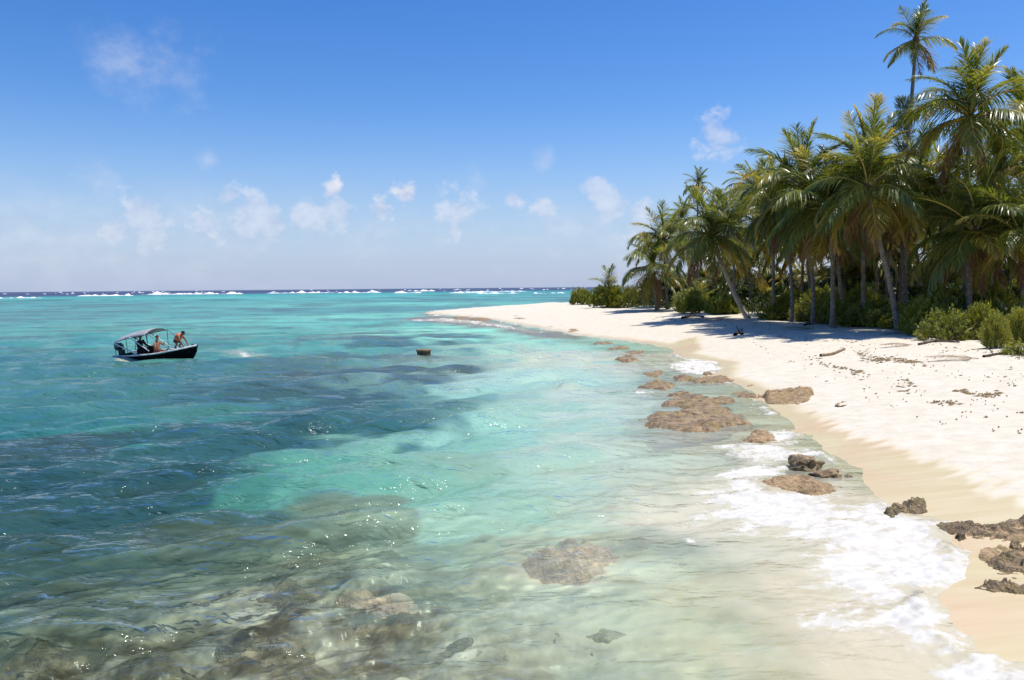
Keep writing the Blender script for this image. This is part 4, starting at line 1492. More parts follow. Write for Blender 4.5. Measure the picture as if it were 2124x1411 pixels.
BL = [("leftmost low bush on the spit, beside open water", 1206, 632, 66, 36, 0, 0), ("rounded bright green bush second from the spit end", 1262, 637, 84, 48, 1, 0), ("green bush touching the squat drooping palm", 1306, 638, 66, 44, 2, 1),
      ("bright bush left of the short leaning palm", 1436, 650, 92, 52, 1, .3), ("bush behind the foot of the short leaning palm", 1500, 654, 90, 42, 2, 2), ("bright bush right of the pale leaning trunk", 1640, 661, 100, 56, 0, .4),
      ("broad bush behind the brown-skirted palm's left side", 1702, 668, 120, 74, 1, .5), ("broad bush between brown-skirted and S-curved palms", 1795, 668, 130, 76, 2, .8), ("small bush left of the S-curved trunk's foot", 1846, 675, 66, 40, 0, .5),
      ("bush right behind the S-curved trunk", 1908, 684, 100, 70, 1, .8), ("tall bush left of the straight grey trunk", 1955, 688, 110, 96, 0, 1.5), ("tall bush right of the straight grey trunk", 2058, 684, 110, 96, 2, 1.5),
      ("bright sprawling bush in front of the straight grey trunk's left side", 1918, 694, 120, 70, 2, .2), ("bushy shrub between straight grey trunk and the forward small bush", 2030, 704, 90, 78, 0, .5), ("small bright bush standing forward on the sand at right", 2066, 722, 66, 74, 1, 0), ("bush at the right edge in front of the undergrowth", 2118, 716, 80, 76, 0, 1), ("bush at the right edge behind the others", 2115, 668, 90, 80, 2, 4)]
for i, (lab, px, py, w, h, v, bk) in enumerate(BL):
    bush(lab, px, py, w, h, BUSHES[v], i + 1, bk)
bush("low dark bush with bare tangled twigs on the sand", 1965, 706, 140, 66, BUSH_OPEN[0], 3)
bush("twiggy scrub at the far right edge of the sand", 2120, 736, 90, 30, BUSH_OPEN[0], 5)

rs = np.random.RandomState(9)
for i in range(48):
    px = 1330 + 850 * (i + rs.rand() * 0.8) / 48
    yb = np.interp(px, [1330, 1560, 1700, 1870, 2124, 2200], [636, 648, 652, 660, 680, 690])
    p = at(px, yb)
    D = p.y + rs.uniform(3, 9) + 16 * (i % 2)
    b = gp(px, D)
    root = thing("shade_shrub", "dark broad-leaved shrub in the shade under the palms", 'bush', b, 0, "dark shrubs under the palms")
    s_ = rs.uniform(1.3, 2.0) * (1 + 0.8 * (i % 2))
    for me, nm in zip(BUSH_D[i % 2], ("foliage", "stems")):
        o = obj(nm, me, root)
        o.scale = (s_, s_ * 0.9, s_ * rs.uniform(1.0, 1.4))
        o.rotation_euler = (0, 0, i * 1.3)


rs = np.random.RandomState(41)
for i in range(20):
    px = 1600 + 520 * (i + rs.rand()) / 20
    yb = np.interp(px, [1590, 1690, 1870, 2124], [662, 671, 687, 716]) - rs.uniform(0, 6)
    bush("low tangled green bush merging into the scrub hedge at the palms' feet", px, yb, rs.uniform(50, 95), rs.uniform(30, 62), (BUSHES + BUSH_OPEN)[rs.randint(4)], i * 0.7 + 2, group="scrub hedge at the palms' feet")

for lab, px, py, rz, L in [("dry fallen palm frond on the shaded sand left of the brown-skirted palm", 1690, 683, 2.6, 1.9), ("dry fallen palm frond below the S-curved trunk", 1832, 694, 0.4, 2.0),
                           ("dry fallen palm frond near the low dark twiggy bush", 1890, 716, 3.4, 1.5), ("dry fallen frond on the sand under the short leaning palm", 1512, 664, 3.0, 2.6), ("dry fallen frond at the right edge of the sand", 2030, 745, 2.9, 1.7)]:
    p = at(px, py)
    fo = obj("fallen_frond", FALLEN, loc=p + Vector((0, 0, 0.03)))
    fo.rotation_euler = (0, 0, rz)
    fo.scale = (L, L, L * 0.5)
    tag(fo, lab, 'palm frond', 'fallen fronds on the sand')

# two narrow dark needle trees that stand up through the palms
def needle_tree(label, px, py_top, D, wpx, seed):
    rs = np.random.RandomState(seed)
    b = gp(px, D)
    top = pix_at_depth(px, py_top, D)
    H = top.z - b.z
    w = wpx / F_PX * D
    root = thing("needle_tree", label, 'tree', b, 0, "dark needle trees")
    obj("trunk", trunk_mesh([(0, 0, -0.2), (0.1, 0, H * 0.5), (0, 0, H * 0.97)], 0.16, 0.03), root)
    V, Q, A = [], [], []
    for i in range(1500):
        t = rs.uniform(0.35, 1.0)
        r = w * (1.05 - t) ** 0.6 * rs.uniform(0.2, 1.0) * (0.7 + 0.4 * math.sin(t * 40))
        th = rs.uniform(0, 6.283)
        p = np.array([math.cos(th) * r, math.sin(th) * r, H * t])
        d = np.array([math.cos(th) * 0.6, math.sin(th) * 0.6, 0.7 + rs.randn() * 0.2])
        d /= np.linalg.norm(d)
        for k_ in range(4):
            wv = np.cross(d, rs.randn(3))
            wv /= np.linalg.norm(wv) + 1e-6
            q = p + rs.randn(3) * 0.08
            l_ = rs.uniform(.25, .5)
            n_ = len(V)
            V += [q, q + d * l_ * .4 - wv * .022, q + d * l_, q + d * l_ * .4 + wv * .022]
            Q.append((n_, n_ + 1, n_ + 2, n_ + 3))
            A += [rs.rand() * .4] * 4
    me = new_mesh("crown", V, Q, [BUSH_DK], smooth=False)
    fattr(me, 'age', A)
    obj("crown", me, root)


needle_tree("narrow dark needle tree right behind the tallest palm's trunk", 1866, 205, 60, 62, 1)
needle_tree("dark needle tree at the upper right edge of the view", 2118, 190, 58, 52, 2)

# leaf litter and dark ground cover under the palms
rs = np.random.RandomState(15)
V, Q, A = [], [], []
for i in range(9000):
    px = rs.uniform(1300, 2250)
    yb = np.interp(px, [1300, 1400, 1560, 1700, 1870, 2124, 2250], [636, 640, 650, 655, 668, 690, 700])
    x, y = plane_pt(px, yb, 1.3)
    D = y + 1.0 + 22 * rs.rand() ** 1.3
    x = x / y * D
    z = 1.15 + 1.1 * rs.rand() ** 2
    d = np.array([rs.randn(), rs.randn(), 0.8 + rs.rand()])
    d /= np.linalg.norm(d)
    wv = np.cross(d, rs.randn(3))
    wv /= np.linalg.norm(wv)
    l_, w_ = rs.uniform(.2, .45), rs.uniform(.04, .09)
    q = np.array([x, D, z])
    b = len(V)
    V += [q, q + d * l_ * .5 - wv * w_, q + d * l_, q + d * l_ * .5 + wv * w_]
    Q.append((b, b + 1, b + 2, b + 3))
    A += [rs.rand()] * 4
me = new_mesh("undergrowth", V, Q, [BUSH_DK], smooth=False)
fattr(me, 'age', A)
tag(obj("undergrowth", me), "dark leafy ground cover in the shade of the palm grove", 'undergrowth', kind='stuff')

# ------------------------------------------------------------------ things lying on the sand
WRACK = simple_mat("dry_weed", (0.26, 0.18, 0.09), 0.9, 0.3, 5)
WOOD = simple_mat("driftwood", (0.36, 0.24, 0.14), 0.85, 0.25, 7, 0.4)
rs = np.random.RandomState(21)
V, Q = [], []


def litter(px, py, l_, w_, ang):
    p = at(px, py)
    b = len(V)
    c, s_ = math.cos(ang), math.sin(ang)
    k_ = rs.uniform(-.25, .25) * l_
    z = p.z + 0.012
    V.extend([(p.x - c * l_ - s_ * k_, p.y - s_ * l_ + c * k_, z), (p.x - s_ * -w_, p.y - c * w_, z - .01), (p.x + c * l_ - s_ * k_, p.y + s_ * l_ + c * k_, z + rs.uniform(0, .03)), (p.x + s_ * -w_ * .2, p.y + c * w_, z - .01), (p.x, p.y, z + .02 + rs.rand() * .02)])
    Q.extend([(b, b + 1, b + 4), (b + 1, b + 2, b + 4), (b + 2, b + 3, b + 4), (b + 3, b, b + 4)])


for i in range(420):                                    # general scatter, thicker inland
    px = rs.uniform(1560, 2124)
    lo = np.interp(px, [1560, 1700, 1870, 2124], [668, 680, 695, 735])
    hi = np.interp(px, [1560, 1700, 1870, 2124], [720, 790, 860, 930])
    py = lo + (hi - lo) * rs.rand() ** 1.2
    if PN[3](np.array(px * 0.012), np.array(py * 0.03)) < -0.1:
        continue
    litter(px, py, rs.uniform(.015, .03) + .08 * rs.rand() ** 4, rs.uniform(.006, .012), rs.uniform(-.9, .9))
for pts, n in [([(1680, 745), (1720, 760), (1775, 770), (1785, 790)], 60), ([(1780, 725), (1805, 750), (1860, 745), (1920, 760)], 110), ([(1800, 742), (1850, 748), (1900, 752)], 90), ([(1985, 810), (2040, 822), (2080, 815)], 60),
               ([(1930, 835), (1990, 838)], 30), ([(1870, 780), (1885, 800), (1870, 820)], 22), ([(1600, 700), (1700, 705), (1800, 712)], 40), ([(1350, 660), (1450, 668), (1540, 680)], 40), ([(1890, 690), (1960, 720), (2080, 735), (2124, 745)], 60)]:
    P2 = curve_pts([(x, y, 0) for x, y in pts], 60)
    for i in range(n):
        c = P2[rs.randint(61)]
        litter(c.x + rs.randn() * 7, c.y + rs.randn() * 2.4, .03 + .14 * rs.rand() ** 2, rs.uniform(.008, .018), rs.uniform(-.7, .7))
me = new_mesh("beach_litter", V, Q, [WRACK])
tag(obj("beach_litter", me), "dry weed and twigs strewn over the upper white sand", 'litter', kind='stuff')


def log(name, label, pts_px, r, lift=0.05, mat=None, cat='driftwood', twigs=()):
    P3 = [at(x, y) + Vector((0, 0, lift)) for x, y in pts_px]
    b = P3[0].copy()
    root_pts = curve_pts([p - b for p in P3], 12)
    rr = np.random.RandomState(len(label))
    V_, Q_ = tube_arrays(root_pts, [r * (1 - 0.35 * i / 12) * rr.uniform(.85, 1.15) for i in range(13)], 7)
    n_ = len(V_)
    Vc = V_ + [tuple(root_pts[0]), tuple(root_pts[-1])]
    Qc = list(Q_) + [(k_, n_, n_, (k_ + 1) % 7) for k_ in range(0)]
    for tw in twigs:
        q0 = root_pts[tw[0]]
        v2, f2 = tube_arrays(curve_pts([q0, q0 + Vector(tw[1]) * .5 + Vector((0, 0, .05)), q0 + Vector(tw[1])], 5), [r * .5 * (1 - .14 * j) for j in range(6)], 5)
        o_ = len(Vc)
        Vc += v2
        Qc += [tuple(x + o_ for x in f) for f in f2]
    o = obj(name, new_mesh(name, Vc, Qc, [mat or WOOD]), loc=b)
    return tag(o, label, cat)


log("driftwood_log", "bent tan driftwood log lying on the white sand", [(1702, 740), (1725, 737), (1740, 731), (1752, 726)], 0.075)
log("driftwood_stump", "small black driftwood knot on the sand below the short leaning palm", [(1524, 697), (1533, 692), (1541, 695)], 0.10, 0.08, TWIG, twigs=[(6, (-0.2, 0, .35)), (4, (.3, .1, .2)), (9, (.1, -.2, .3))])
log("dead_branch", "bare dead branch at the foot of the bright bush right of leaning trunk", [(1668, 676), (1690, 672), (1716, 674)], 0.06, 0.06, TWIG, 'branch', [(2, (-.5, .2, .8)), (5, (.3, .1, .7)), (9, (.5, -.1, .4)), (4, (-.9, 0, .55))])
log("dead_branch", "bare dead branch under the low dark twiggy bush", [(1905, 716), (1945, 710), (1990, 712)], 0.05, 0.05, TWIG, 'branch', [(2, (-.5, -.3, .4)), (5, (.3, -.3, .3)), (9, (.5, -.3, .3))])
log("dead_branch", "long low dead branch on the sand at the right edge", [(2040, 742), (2080, 735), (2124, 730)], 0.05, 0.05, TWIG, 'branch', [(3, (-.4, -.2, .3)), (7, (.3, -.3, .35))])
log("dead_branch", "dead branch lying in palm shade right of the bright left bush", [(1415, 662), (1435, 658), (1460, 660)], 0.10, 0.1, TWIG, 'branch', [(4, (.8, 0, .4)), (8, (-.6, 0, .5))])
log("dead_branch", "dead branch at the foot of the brown-skirted palm", [(1775, 678), (1805, 674), (1840, 677)], 0.05, 0.05, TWIG, 'branch', [(4, (.4, 0, .3)), (8, (-.4, 0, .3))])

# ------------------------------------------------------------------ the mooring stump in the water
sx, sy = plane_pt(879, 742)
STUMP = simple_mat("stump_wood", (0.16, 0.115, 0.06), 0.7, 0.3, 7, 0.6)
STUMP_TOP = simple_mat("stump_top", (0.30, 0.22, 0.11), 0.8, 0.25, 6, 0.5)
root = thing("mooring_stump", "round brown wooden stump standing alone in the bay", 'stump', (sx, sy, -0.06))
rr = np.random.RandomState(3)
V_, Q_ = tube_arrays([(0, 0, z) for z in (-0.5, 0.1, 0.2, 0.36, 0.40)], [0.36, 0.36, 0.355, 0.345, 0.34], 22)
V_ = [(x * (1 + 0.05 * math.sin(k_ * 2.1)), y * (1 + 0.05 * math.sin(k_ * 1.3)), z) for k_, (x, y, z) in enumerate(V_)]
obj("post", new_mesh("post", V_, Q_, [STUMP]), root)
V_, Q_ = tube_arrays([(0, 0, z) for z in (0.36, 0.40, 0.47, 0.485, 0.485)], [0.345, 0.385, 0.38, 0.35, 0.01], 22)
obj("cap", new_mesh("cap", V_, Q_, [STUMP_TOP]), root)

# ------------------------------------------------------------------ the motor boat
BLACK = simple_mat("hull_paint", (0.006, 0.006, 0.006), 0.8, 0.2, 5, 0.05, 0.08)
WHITE = simple_mat("boat_white", (0.82, 0.81, 0.79), 0.45, 0.12, 5, 0.05)
DECK = simple_mat("boat_deck", (0.72, 0.69, 0.65), 0.6, 0.12, 6, 0.05)
CLOTH = simple_mat("canopy_cloth", (0.40, 0.39, 0.41), 0.8, 0.1, 3, 0.1)
METAL = simple_mat("dark_pole", (0.03, 0.05, 0.05), 0.4, 0.1, 5, 0.0)
ENGINE = simple_mat("engine_cowl", (0.008, 0.008, 0.010), 0.25, 0.1, 5, 0.0)
LETTER = simple_mat("hull_lettering", (0.42, 0.42, 0.42), 0.6, 0.2, 30, 0.0)
RED = simple_mat("engine_red", (0.35, 0.05, 0.04), 0.5, 0.1, 5, 0.0)

bx_, by_ = plane_pt(331, 743)
boat = thing("motor_boat", "small black open motor boat with grey canopy floating in the lagoon", 'boat', (bx_, by_, 0.0), R(-14))
boat.rotation_euler = (R(5), R(-1.0), R(-14))
bpy.context.view_layer.update()
BLEN = 4.5
# stations from stern (x = -2.25) to bow (x = 2.25): half beam at gunwale, gunwale z, half beam at chine, keel z
ST = [(-2.20, 0.72, 0.23, 0.60, -0.22), (-1.4, 0.78, 0.24, 0.66, -0.24), (-0.5, 0.80, 0.28, 0.68, -0.24), (0.4, 0.78, 0.35, 0.62, -0.23), (1.1, 0.66, 0.45, 0.46, -0.21), (1.7, 0.44, 0.54, 0.26, -0.16), (2.05, 0.22, 0.60, 0.10, -0.07), (2.30, 0.02, 0.64, 0.012, 0.26)]
V_, Q_ = [], []
for x, b, zg, c, zk in ST:
    xs = 0.0
    zc = zk + 0.10
    x0 = x if x < 1.5 else x
    V_ += [(x, -b, zg), (x * 0.985, -(b * 0.55 + c * 0.45), (zg + zc) * 0.5), (x * 0.96, -c, zc), (x * 0.95, 0, zk), (x * 0.96, c, zc), (x * 0.985, (b * 0.55 + c * 0.45), (zg + zc) * 0.5), (x, b, zg)]
for i in range(len(ST) - 1):
    for j in range(6):
        Q_.append((i * 7 + j, (i + 1) * 7 + j, (i + 1) * 7 + j + 1, i * 7 + j + 1))
hull = obj("hull", new_mesh("hull", V_, Q_, [BLACK]), boat)
sol = hull.modifiers.new("thick", 'SOLIDIFY')
sol.thickness = 0.03
# transom
b = ST[0]
obj("transom", new_mesh("transom", [(-2.2, -b[1], b[2]), (-2.17, -b[3], b[4] + .1), (-2.15, 0, b[4]), (-2.17, b[3], b[4] + .1), (-2.2, b[1], b[2]), (-2.14, -b[1], b[2]), (-2.11, -b[3], b[4] + .1), (-2.09, 0, b[4]), (-2.11, b[3], b[4] + .1), (-2.14, b[1], b[2])],
                        [(0, 1, 6, 5), (1, 2, 7, 6), (2, 3, 8, 7), (3, 4, 9, 8), (4, 0, 5, 9), (0, 4, 3, 1), (5, 6, 8, 9), (1, 3, 2, 2)][:7], [BLACK]), boat)
# gunwale rails
for sg in (-1, 1):
    pts = curve_pts([(x, sg * b, zg + 0.01) for x, b, zg, c, zk in ST], 28)
    V_, Q_ = tube_arrays(pts, [0.042] * 29, 6)
    obj("gunwale", new_mesh("gunwale", V_, Q_, [WHITE]), boat)


def sheet(name, grid, mat, parent, thick=0.02):
    n_, m_ = len(grid), len(grid[0])
    V2 = [p for row in grid for p in row]
    Q2 = [(i * m_ + j, (i + 1) * m_ + j, (i + 1) * m_ + j + 1, i * m_ + j + 1) for i in range(n_ - 1) for j in range(m_ - 1)]
    o = obj(name, new_mesh(name, V2, Q2, [mat]), parent)
    s_ = o.modifiers.new("thick", 'SOLIDIFY')
    s_.thickness = thick
    return o


deck_rows = []
for x in np.linspace(0.75, 2.27, 9):
    b = np.interp(x, [s_[0] for s_ in ST], [s_[1] for s_ in ST])
    zg = np.interp(x, [s_[0] for s_ in ST], [s_[2] for s_ in ST])
    deck_rows.append([(x, y * (b - 0.01), zg - 0.015 + 0.03 * (1 - y * y)) for y in np.linspace(-1, 1, 7)])
sheet("foredeck", deck_rows, DECK, boat)
floor_rows = []
for x in np.linspace(-2.1, 0.78, 8):
    c = np.interp(x, [s_[0] for s_ in ST], [s_[3] for s_ in ST])
    floor_rows.append([(x, y * (c + 0.02), 0.0) for y in np.linspace(-1, 1, 5)])
sheet("floor", floor_rows, DECK, boat)
for sg in (-1, 1):
    rows_ = []
    for x in np.linspace(-2.1, 0.78, 8):
        b = np.interp(x, [s_[0] for s_ in ST], [s_[1] for s_ in ST]) - 0.045
        c = np.interp(x, [s_[0] for s_ in ST], [s_[3] for s_ in ST])
        zg = np.interp(x, [s_[0] for s_ in ST], [s_[2] for s_ in ST])
        rows_.append([(x, sg * (c + (b - c) * t), 0.0 + (zg - 0.02) * t) for t in np.linspace(0, 1, 4)])
    sheet("inner_side", rows_, WHITE, boat, 0.01)


def box_bm(lo, hi, bev=0.02):
    bm = bmesh.new()
    bmesh.ops.create_cube(bm, size=1)
    for v in bm.verts:
        v.co = [lo[i] + (v.co[i] + 0.5) * (hi[i] - lo[i]) for i in range(3)]
    if bev:
        bmesh.ops.bevel(bm, geom=list(bm.edges), offset=bev, segments=2, affect='EDGES')
    return bm


def box(name, lo, hi, mat, parent, bev=0.02):
    bm = box_bm(lo, hi, bev)
    me = bpy.data.meshes.new(name)
    bm.to_mesh(me)
    bm.free()
    me.materials.append(mat)
    return obj(name, me, parent)


box("bulkhead", (0.72, -0.66, 0.0), (0.78, 0.66, 0.42), DECK, boat)
box("console", (-0.62, -0.22, 0.0), (-0.20, 0.34, 0.62), BLACK, boat, 0.05)
box("seat", (-1.35, -0.60, 0.0), (-0.95, 0.60, 0.26), DECK, boat, 0.03)
box("thwart", (-0.12, -0.66, 0.14), (0.22, 0.66, 0.20), WHITE, boat, 0.015)


def pole(name, a, b, r, mat, parent=None):
    V2, Q2 = tube_arrays([a, [(a[i] + b[i]) / 2 for i in range(3)], b], [r] * 3, 6)
    return obj(name, new_mesh(name, V2, Q2, [mat]), parent or boat)


# canopy: arched cloth, higher at the front
cr_ = []
for u in np.linspace(0, 1, 13):
    x = -2.02 + 1.95 * u
    top = 1.14 + 0.42 * math.sin(u * 1.45) ** 0.9
    cr_.append([(x, y * 0.84, top - 0.22 * abs(y) ** 2.2 - 0.04 * math.sin(u * math.pi) * (abs(y) > 0.9)) for y in np.linspace(-1, 1, 11)])
can = sheet("canopy", cr_, CLOTH, boat, 0.015)
for sg in (-1, 1):
    pole("canopy_pole", (-2.0, sg * 0.80, 0.94), (-2.0, sg * 0.72, 0.30), 0.016, METAL)
    pole("canopy_pole", (-1.25, sg * 0.80, 1.22), (-1.25, sg * 0.76, 0.31), 0.016, METAL)
    pole("canopy_pole", (0.0, sg * 0.82, 1.38), (0.0, sg * 0.79, 0.40), 0.016, METAL)
    pole("canopy_strut", (-2.0, sg * 0.82, 0.93), (-0.72, sg * 0.80, 0.36), 0.038, WHITE)
    pole("canopy_strut", (-1.0, sg * 0.82, 1.22), (0.05, sg * 0.80, 0.50), 0.028, WHITE)
    pole("stay_line", (-0.02, sg * 0.82, 1.42), (1.20, sg * 0.62, 0.54), 0.011, METAL)
for x, z in ((-2.0, 1.13), (-1.0, 1.40), (0.0, 1.53)):
    pts = curve_pts([(x, -0.83, z - 0.25), (x, -0.5, z - 0.06), (x, 0, z - 0.01), (x, 0.5, z - 0.06), (x, 0.83, z - 0.25)], 12)
    V_, Q_ = tube_arrays(pts, [0.014] * 13, 5)
    obj("canopy_hoop", new_mesh("canopy_hoop", V_, Q_, [METAL]), boat)
# bow fittings
pts = curve_pts([(0.82, -0.50, 0.40), (0.85, -0.50, 0.54), (1.05, -0.5, 0.56), (1.08, -0.5, 0.44)], 10)
V_, Q_ = tube_arrays(pts, [0.014] * 11, 5)
obj("grab_rail", new_mesh("grab_rail", V_, Q_, [METAL]), boat)
box("deck_hatch", (1.75, -0.10, 0.535), (1.95, 0.10, 0.60), WHITE, boat, 0.01)
box("cleat", (1.98, -0.03, 0.64), (2.10, 0.03, 0.70), METAL, boat, 0.008)
# anchor line hanging from the stem
pts = curve_pts([(2.28, -0.03, 0.62), (2.30, -0.05, 0.35), (2.16, -0.05, 0.22), (2.22, -0.05, 0.10)], 10)
V_, Q_ = tube_arrays(pts, [0.014] * 11, 5)
obj("bow_rope", new_mesh("bow_rope", V_, Q_, [METAL]), boat)


# faded letters on the starboard bow: short strokes laid on the hull side
def side_pt(x, t):
    b = np.interp(x, [s_[0] for s_ in ST], [s_[1] for s_ in ST])
    zg = np.interp(x, [s_[0] for s_ in ST], [s_[2] for s_ in ST])
    c = np.interp(x, [s_[0] for s_ in ST], [s_[3] for s_ in ST])
    zk = np.interp(x, [s_[0] for s_ in ST], [s_[4] for s_ in ST]) + .1
    zm = (zg + zc_(zk)) * .5
    bm_ = b * .55 + c * .45
    return np.array([x, -(b + (bm_ - b) * t * 2) - 0.008, zg + (zm - zg) * t * 2])


def zc_(zk):
    return zk


rr = np.random.RandomState(8)
V_, Q_ = [], []


def stroke(x0, t0, x1, t1, w=0.011):
    a, b = side_pt(x0, t0), side_pt(x1, t1)
    d = (b - a) / (np.linalg.norm(b - a) + 1e-6)
    nrm = np.array([0.25, -1, 0.1])
    s_ = np.cross(d, nrm)
    s_ = s_ / np.linalg.norm(s_) * w
    off = np.array([0, -0.012, 0])
    n_ = len(V_)
    V_.extend([a - s_ + off, a + s_ + off, b + s_ + off, b - s_ + off])
    Q_.append((n_, n_ + 1, n_ + 2, n_ + 3))


for k_ in range(9):
    x = 0.85 + k_ * 0.085
    stroke(x, 0.20, x + 0.02, 0.34)
    if k_ % 2:
        stroke(x, 0.27, x + 0.05, 0.25)
    else:
        stroke(x + 0.02, 0.34, x + 0.06, 0.32)
    if k_ % 3 == 0:
        stroke(x + 0.05, 0.2, x + 0.06, 0.33)
stroke(1.05, 0.46, 1.18, 0.40)
stroke(1.18, 0.40, 1.22, 0.46)
stroke(-0.82, 0.30, -0.78, 0.42)
stroke(-0.78, 0.30, -0.82, 0.38)
o = obj("lettering", new_mesh("lettering", V_, Q_, [LETTER], smooth=False), boat)
o['label'] = "faded pale hand lettering on the black bow"

# outboard engine
eng = box("outboard_engine", (-2.62, -0.17, 0.42), (-2.16, 0.17, 0.82), ENGINE, boat, 0.09)
eng['label'] = "black outboard engine with pale stripes"
box("engine_leg", (-2.44, -0.07, -0.45), (-2.26, 0.07, 0.44), ENGINE, eng, 0.03)
box("engine_bracket", (-2.30, -0.12, 0.18), (-2.12, 0.12, 0.46), METAL, eng, 0.02)
box("engine_stripe", (-2.54, -0.178, 0.62), (-2.28, -0.168, 0.66), LETTER, eng, 0.0)
box("engine_stripe", (-2.56, -0.178, 0.70), (-2.50, -0.168, 0.735), LETTER, eng, 0.0)
box("engine_badge", (-2.46, -0.178, 0.685), (-2.30, -0.168, 0.74), RED, eng, 0.0)
pole("tiller", (-2.2, -0.05, 0.55), (-1.85, -0.1, 0.50), 0.02, ENGINE)

# ------------------------------------------------------------------ people in the boat
SKIN = simple_mat("skin_tan", (0.42, 0.20, 0.10), 0.55, 0.08, 6, 0.02)
SKIN_D = simple_mat("skin_dark", (0.24, 0.115, 0.06), 0.5, 0.08, 6, 0.02)
HAIR = simple_mat("hair_black", (0.010, 0.008, 0.007), 0.6, 0.1, 20, 0.2)
NAVY = simple_mat("navy_cloth", (0.014, 0.018, 0.030), 0.9, 0.2, 8, 0.2)
MAROON = simple_mat("maroon_cloth", (0.16, 0.05, 0.06), 0.9, 0.2, 8, 0.2)
ORANGE = simple_mat("orange_vest", (0.90, 0.20, 0.07), 0.7, 0.12, 8, 0.2)
BLACKC = simple_mat("black_cloth", (0.012, 0.012, 0.014), 0.9, 0.2, 8, 0.2)
GREYC = simple_mat("grey_cloth", (0.40, 0.38, 0.38), 0.9, 0.2, 8, 0.2)


def skin_obj(name, joints, edges, mat, parent, root_i=0, sub=2):
    """joints: list of (x, y, z, radius)"""
    me = bpy.data.meshes.new(name)
    me.from_pydata([j[:3] for j in joints], edges, [])
    me.materials.append(mat)
    o = obj(name, me, parent)
    md = o.modifiers.new("skin", 'SKIN')
    md.use_smooth_shade = True
    for i, j in enumerate(joints):
        sv = me.skin_vertices[0].data[i]
        r = j[3]
        sv.radius = (r, r) if not isinstance(r, tuple) else r
        sv.use_root = (i == root_i)
    s_ = o.modifiers.new("sub", 'SUBSURF')
    s_.levels = sub
    s_.render_levels = sub
    return o


def head(parent, pos, fwd, mat, body_name="head"):
    """head with nose, ears and hair; pos = centre"""
    bm = bmesh.new()
    bmesh.ops.create_uvsphere(bm, u_segments=20, v_segments=14, radius=1.0)
    for v in bm.verts:
        x, y, z = v.co
        x *= 0.095
        y *= 0.075
        z *= 0.115
        if z < 0:
            y *= 1 + z * 2.2
            x = x * (1 + z * 1.0) + (-z) * 0.12 * (x > 0)
        if abs(y) < 0.02 and x > 0.07 and -0.045 < z < 0.02:
            x += 0.022
        if abs(y) > 0.066 and abs(x) < 0.03 and -0.03 < z < 0.03:
            y *= 1.16
        v.co = (x, y, z)
    me = bpy.data.meshes.new(body_name)
    bm.to_mesh(me)
    bm.free()
    me.polygons.foreach_set('use_smooth', np.ones(len(me.polygons), bool))
    me.materials.append(mat)
    h = obj(body_name, me, parent)
    q = Vector(fwd).normalized()
    h.rotation_mode = 'QUATERNION'
    h.rotation_quaternion = q.to_track_quat('X', 'Z')
    h.location = pos
    bm = bmesh.new()
    bmesh.ops.create_uvsphere(bm, u_segments=18, v_segments=12, radius=1.0)
    for v in bm.verts:
        x, y, z = v.co
        x, y, z = x * 0.104 - 0.008, y * 0.084, z * 0.122 + 0.006
        if x > 0.045 and z < 0.055:
            x, y, z = x * 0.6, y * 0.8, z * 0.6 + 0.02
        if z < -0.035:
            z = -0.035 + (z + 0.035) * 0.2
            x, y = x * .85, y * .85
        v.co = (x, y, z)
    me = bpy.data.meshes.new("hair")
    bm.to_mesh(me)
    bm.free()
    me.polygons.foreach_set('use_smooth', np.ones(len(me.polygons), bool))
    me.materials.append(HAIR)
    obj("hair", me, h)
    return h


def hand_edges(joints, edges, wrist_i, dirv, spread, r=0.010):
    """five short fingers from the wrist joint"""
    w = Vector(joints[wrist_i][:3])
    d = Vector(dirv).normalized()
    s_ = Vector(spread).normalized()
    joints.append((*(w + d * 0.06), 0.032))
    palm_i = len(joints) - 1
    edges.append((wrist_i, palm_i))
    for k_ in range(4):
        o_ = s_ * (k_ - 1.5) * 0.020
        ln = (0.07, 0.085, 0.08, 0.06)[k_]
        joints.append((*(w + d * 0.10 + o_), r))
        joints.append((*(w + d * (0.10 + ln * .6) + o_ * 1.2 + Vector((0, 0, -0.012))), r * .9))
        edges.append((palm_i, len(joints) - 2))
        edges.append((len(joints) - 2, len(joints) - 1))
    joints.append((*(w + d * 0.05 + s_ * -0.045), r * 1.1))
    joints.append((*(w + d * 0.085 + s_ * -0.06), r))
    edges.append((palm_i, len(joints) - 2))
    edges.append((len(joints) - 2, len(joints) - 1))


def person(label, pelvis, chest, neck, headp, look, arms, legs, skin, belly=0.125, sh_w=0.19):
    """arms/legs: per side (a, b, c) joint positions"""
    root = thing("person", label, 'person', boat.location, 0)
    J = [(*pelvis, 0.13), (*[(pelvis[i] + chest[i]) / 2 for i in range(3)], belly), (*chest, 0.135), (*neck, 0.052), (*[(neck[i] * .4 + headp[i] * .6) for i in range(3)], 0.05)]
    E = [(0, 1), (1, 2), (2, 3), (3, 4)]
    for (sh, el, wr, hd) in arms:
        i = len(J)
        J += [(*sh, 0.062), (*el, 0.043), (*wr, 0.030)]
        E += [(2, i), (i, i + 1), (i + 1, i + 2)]
        hand_edges(J, E, i + 2, hd, (0, 1, 0))
    for (hp, kn, an, ft) in legs:
        i = len(J)
        J += [(*hp, 0.088), (*kn, 0.060), (*an, 0.040), (*ft, 0.036)]
        E += [(0, i), (i, i + 1), (i + 1, i + 2), (i + 2, i + 3)]
    skin_obj("body", J, E, skin, root)
    head(root, headp, look, skin)
    return root


def seat_person(root):
    root.location = boat.location
    root.rotation_euler = boat.rotation_euler


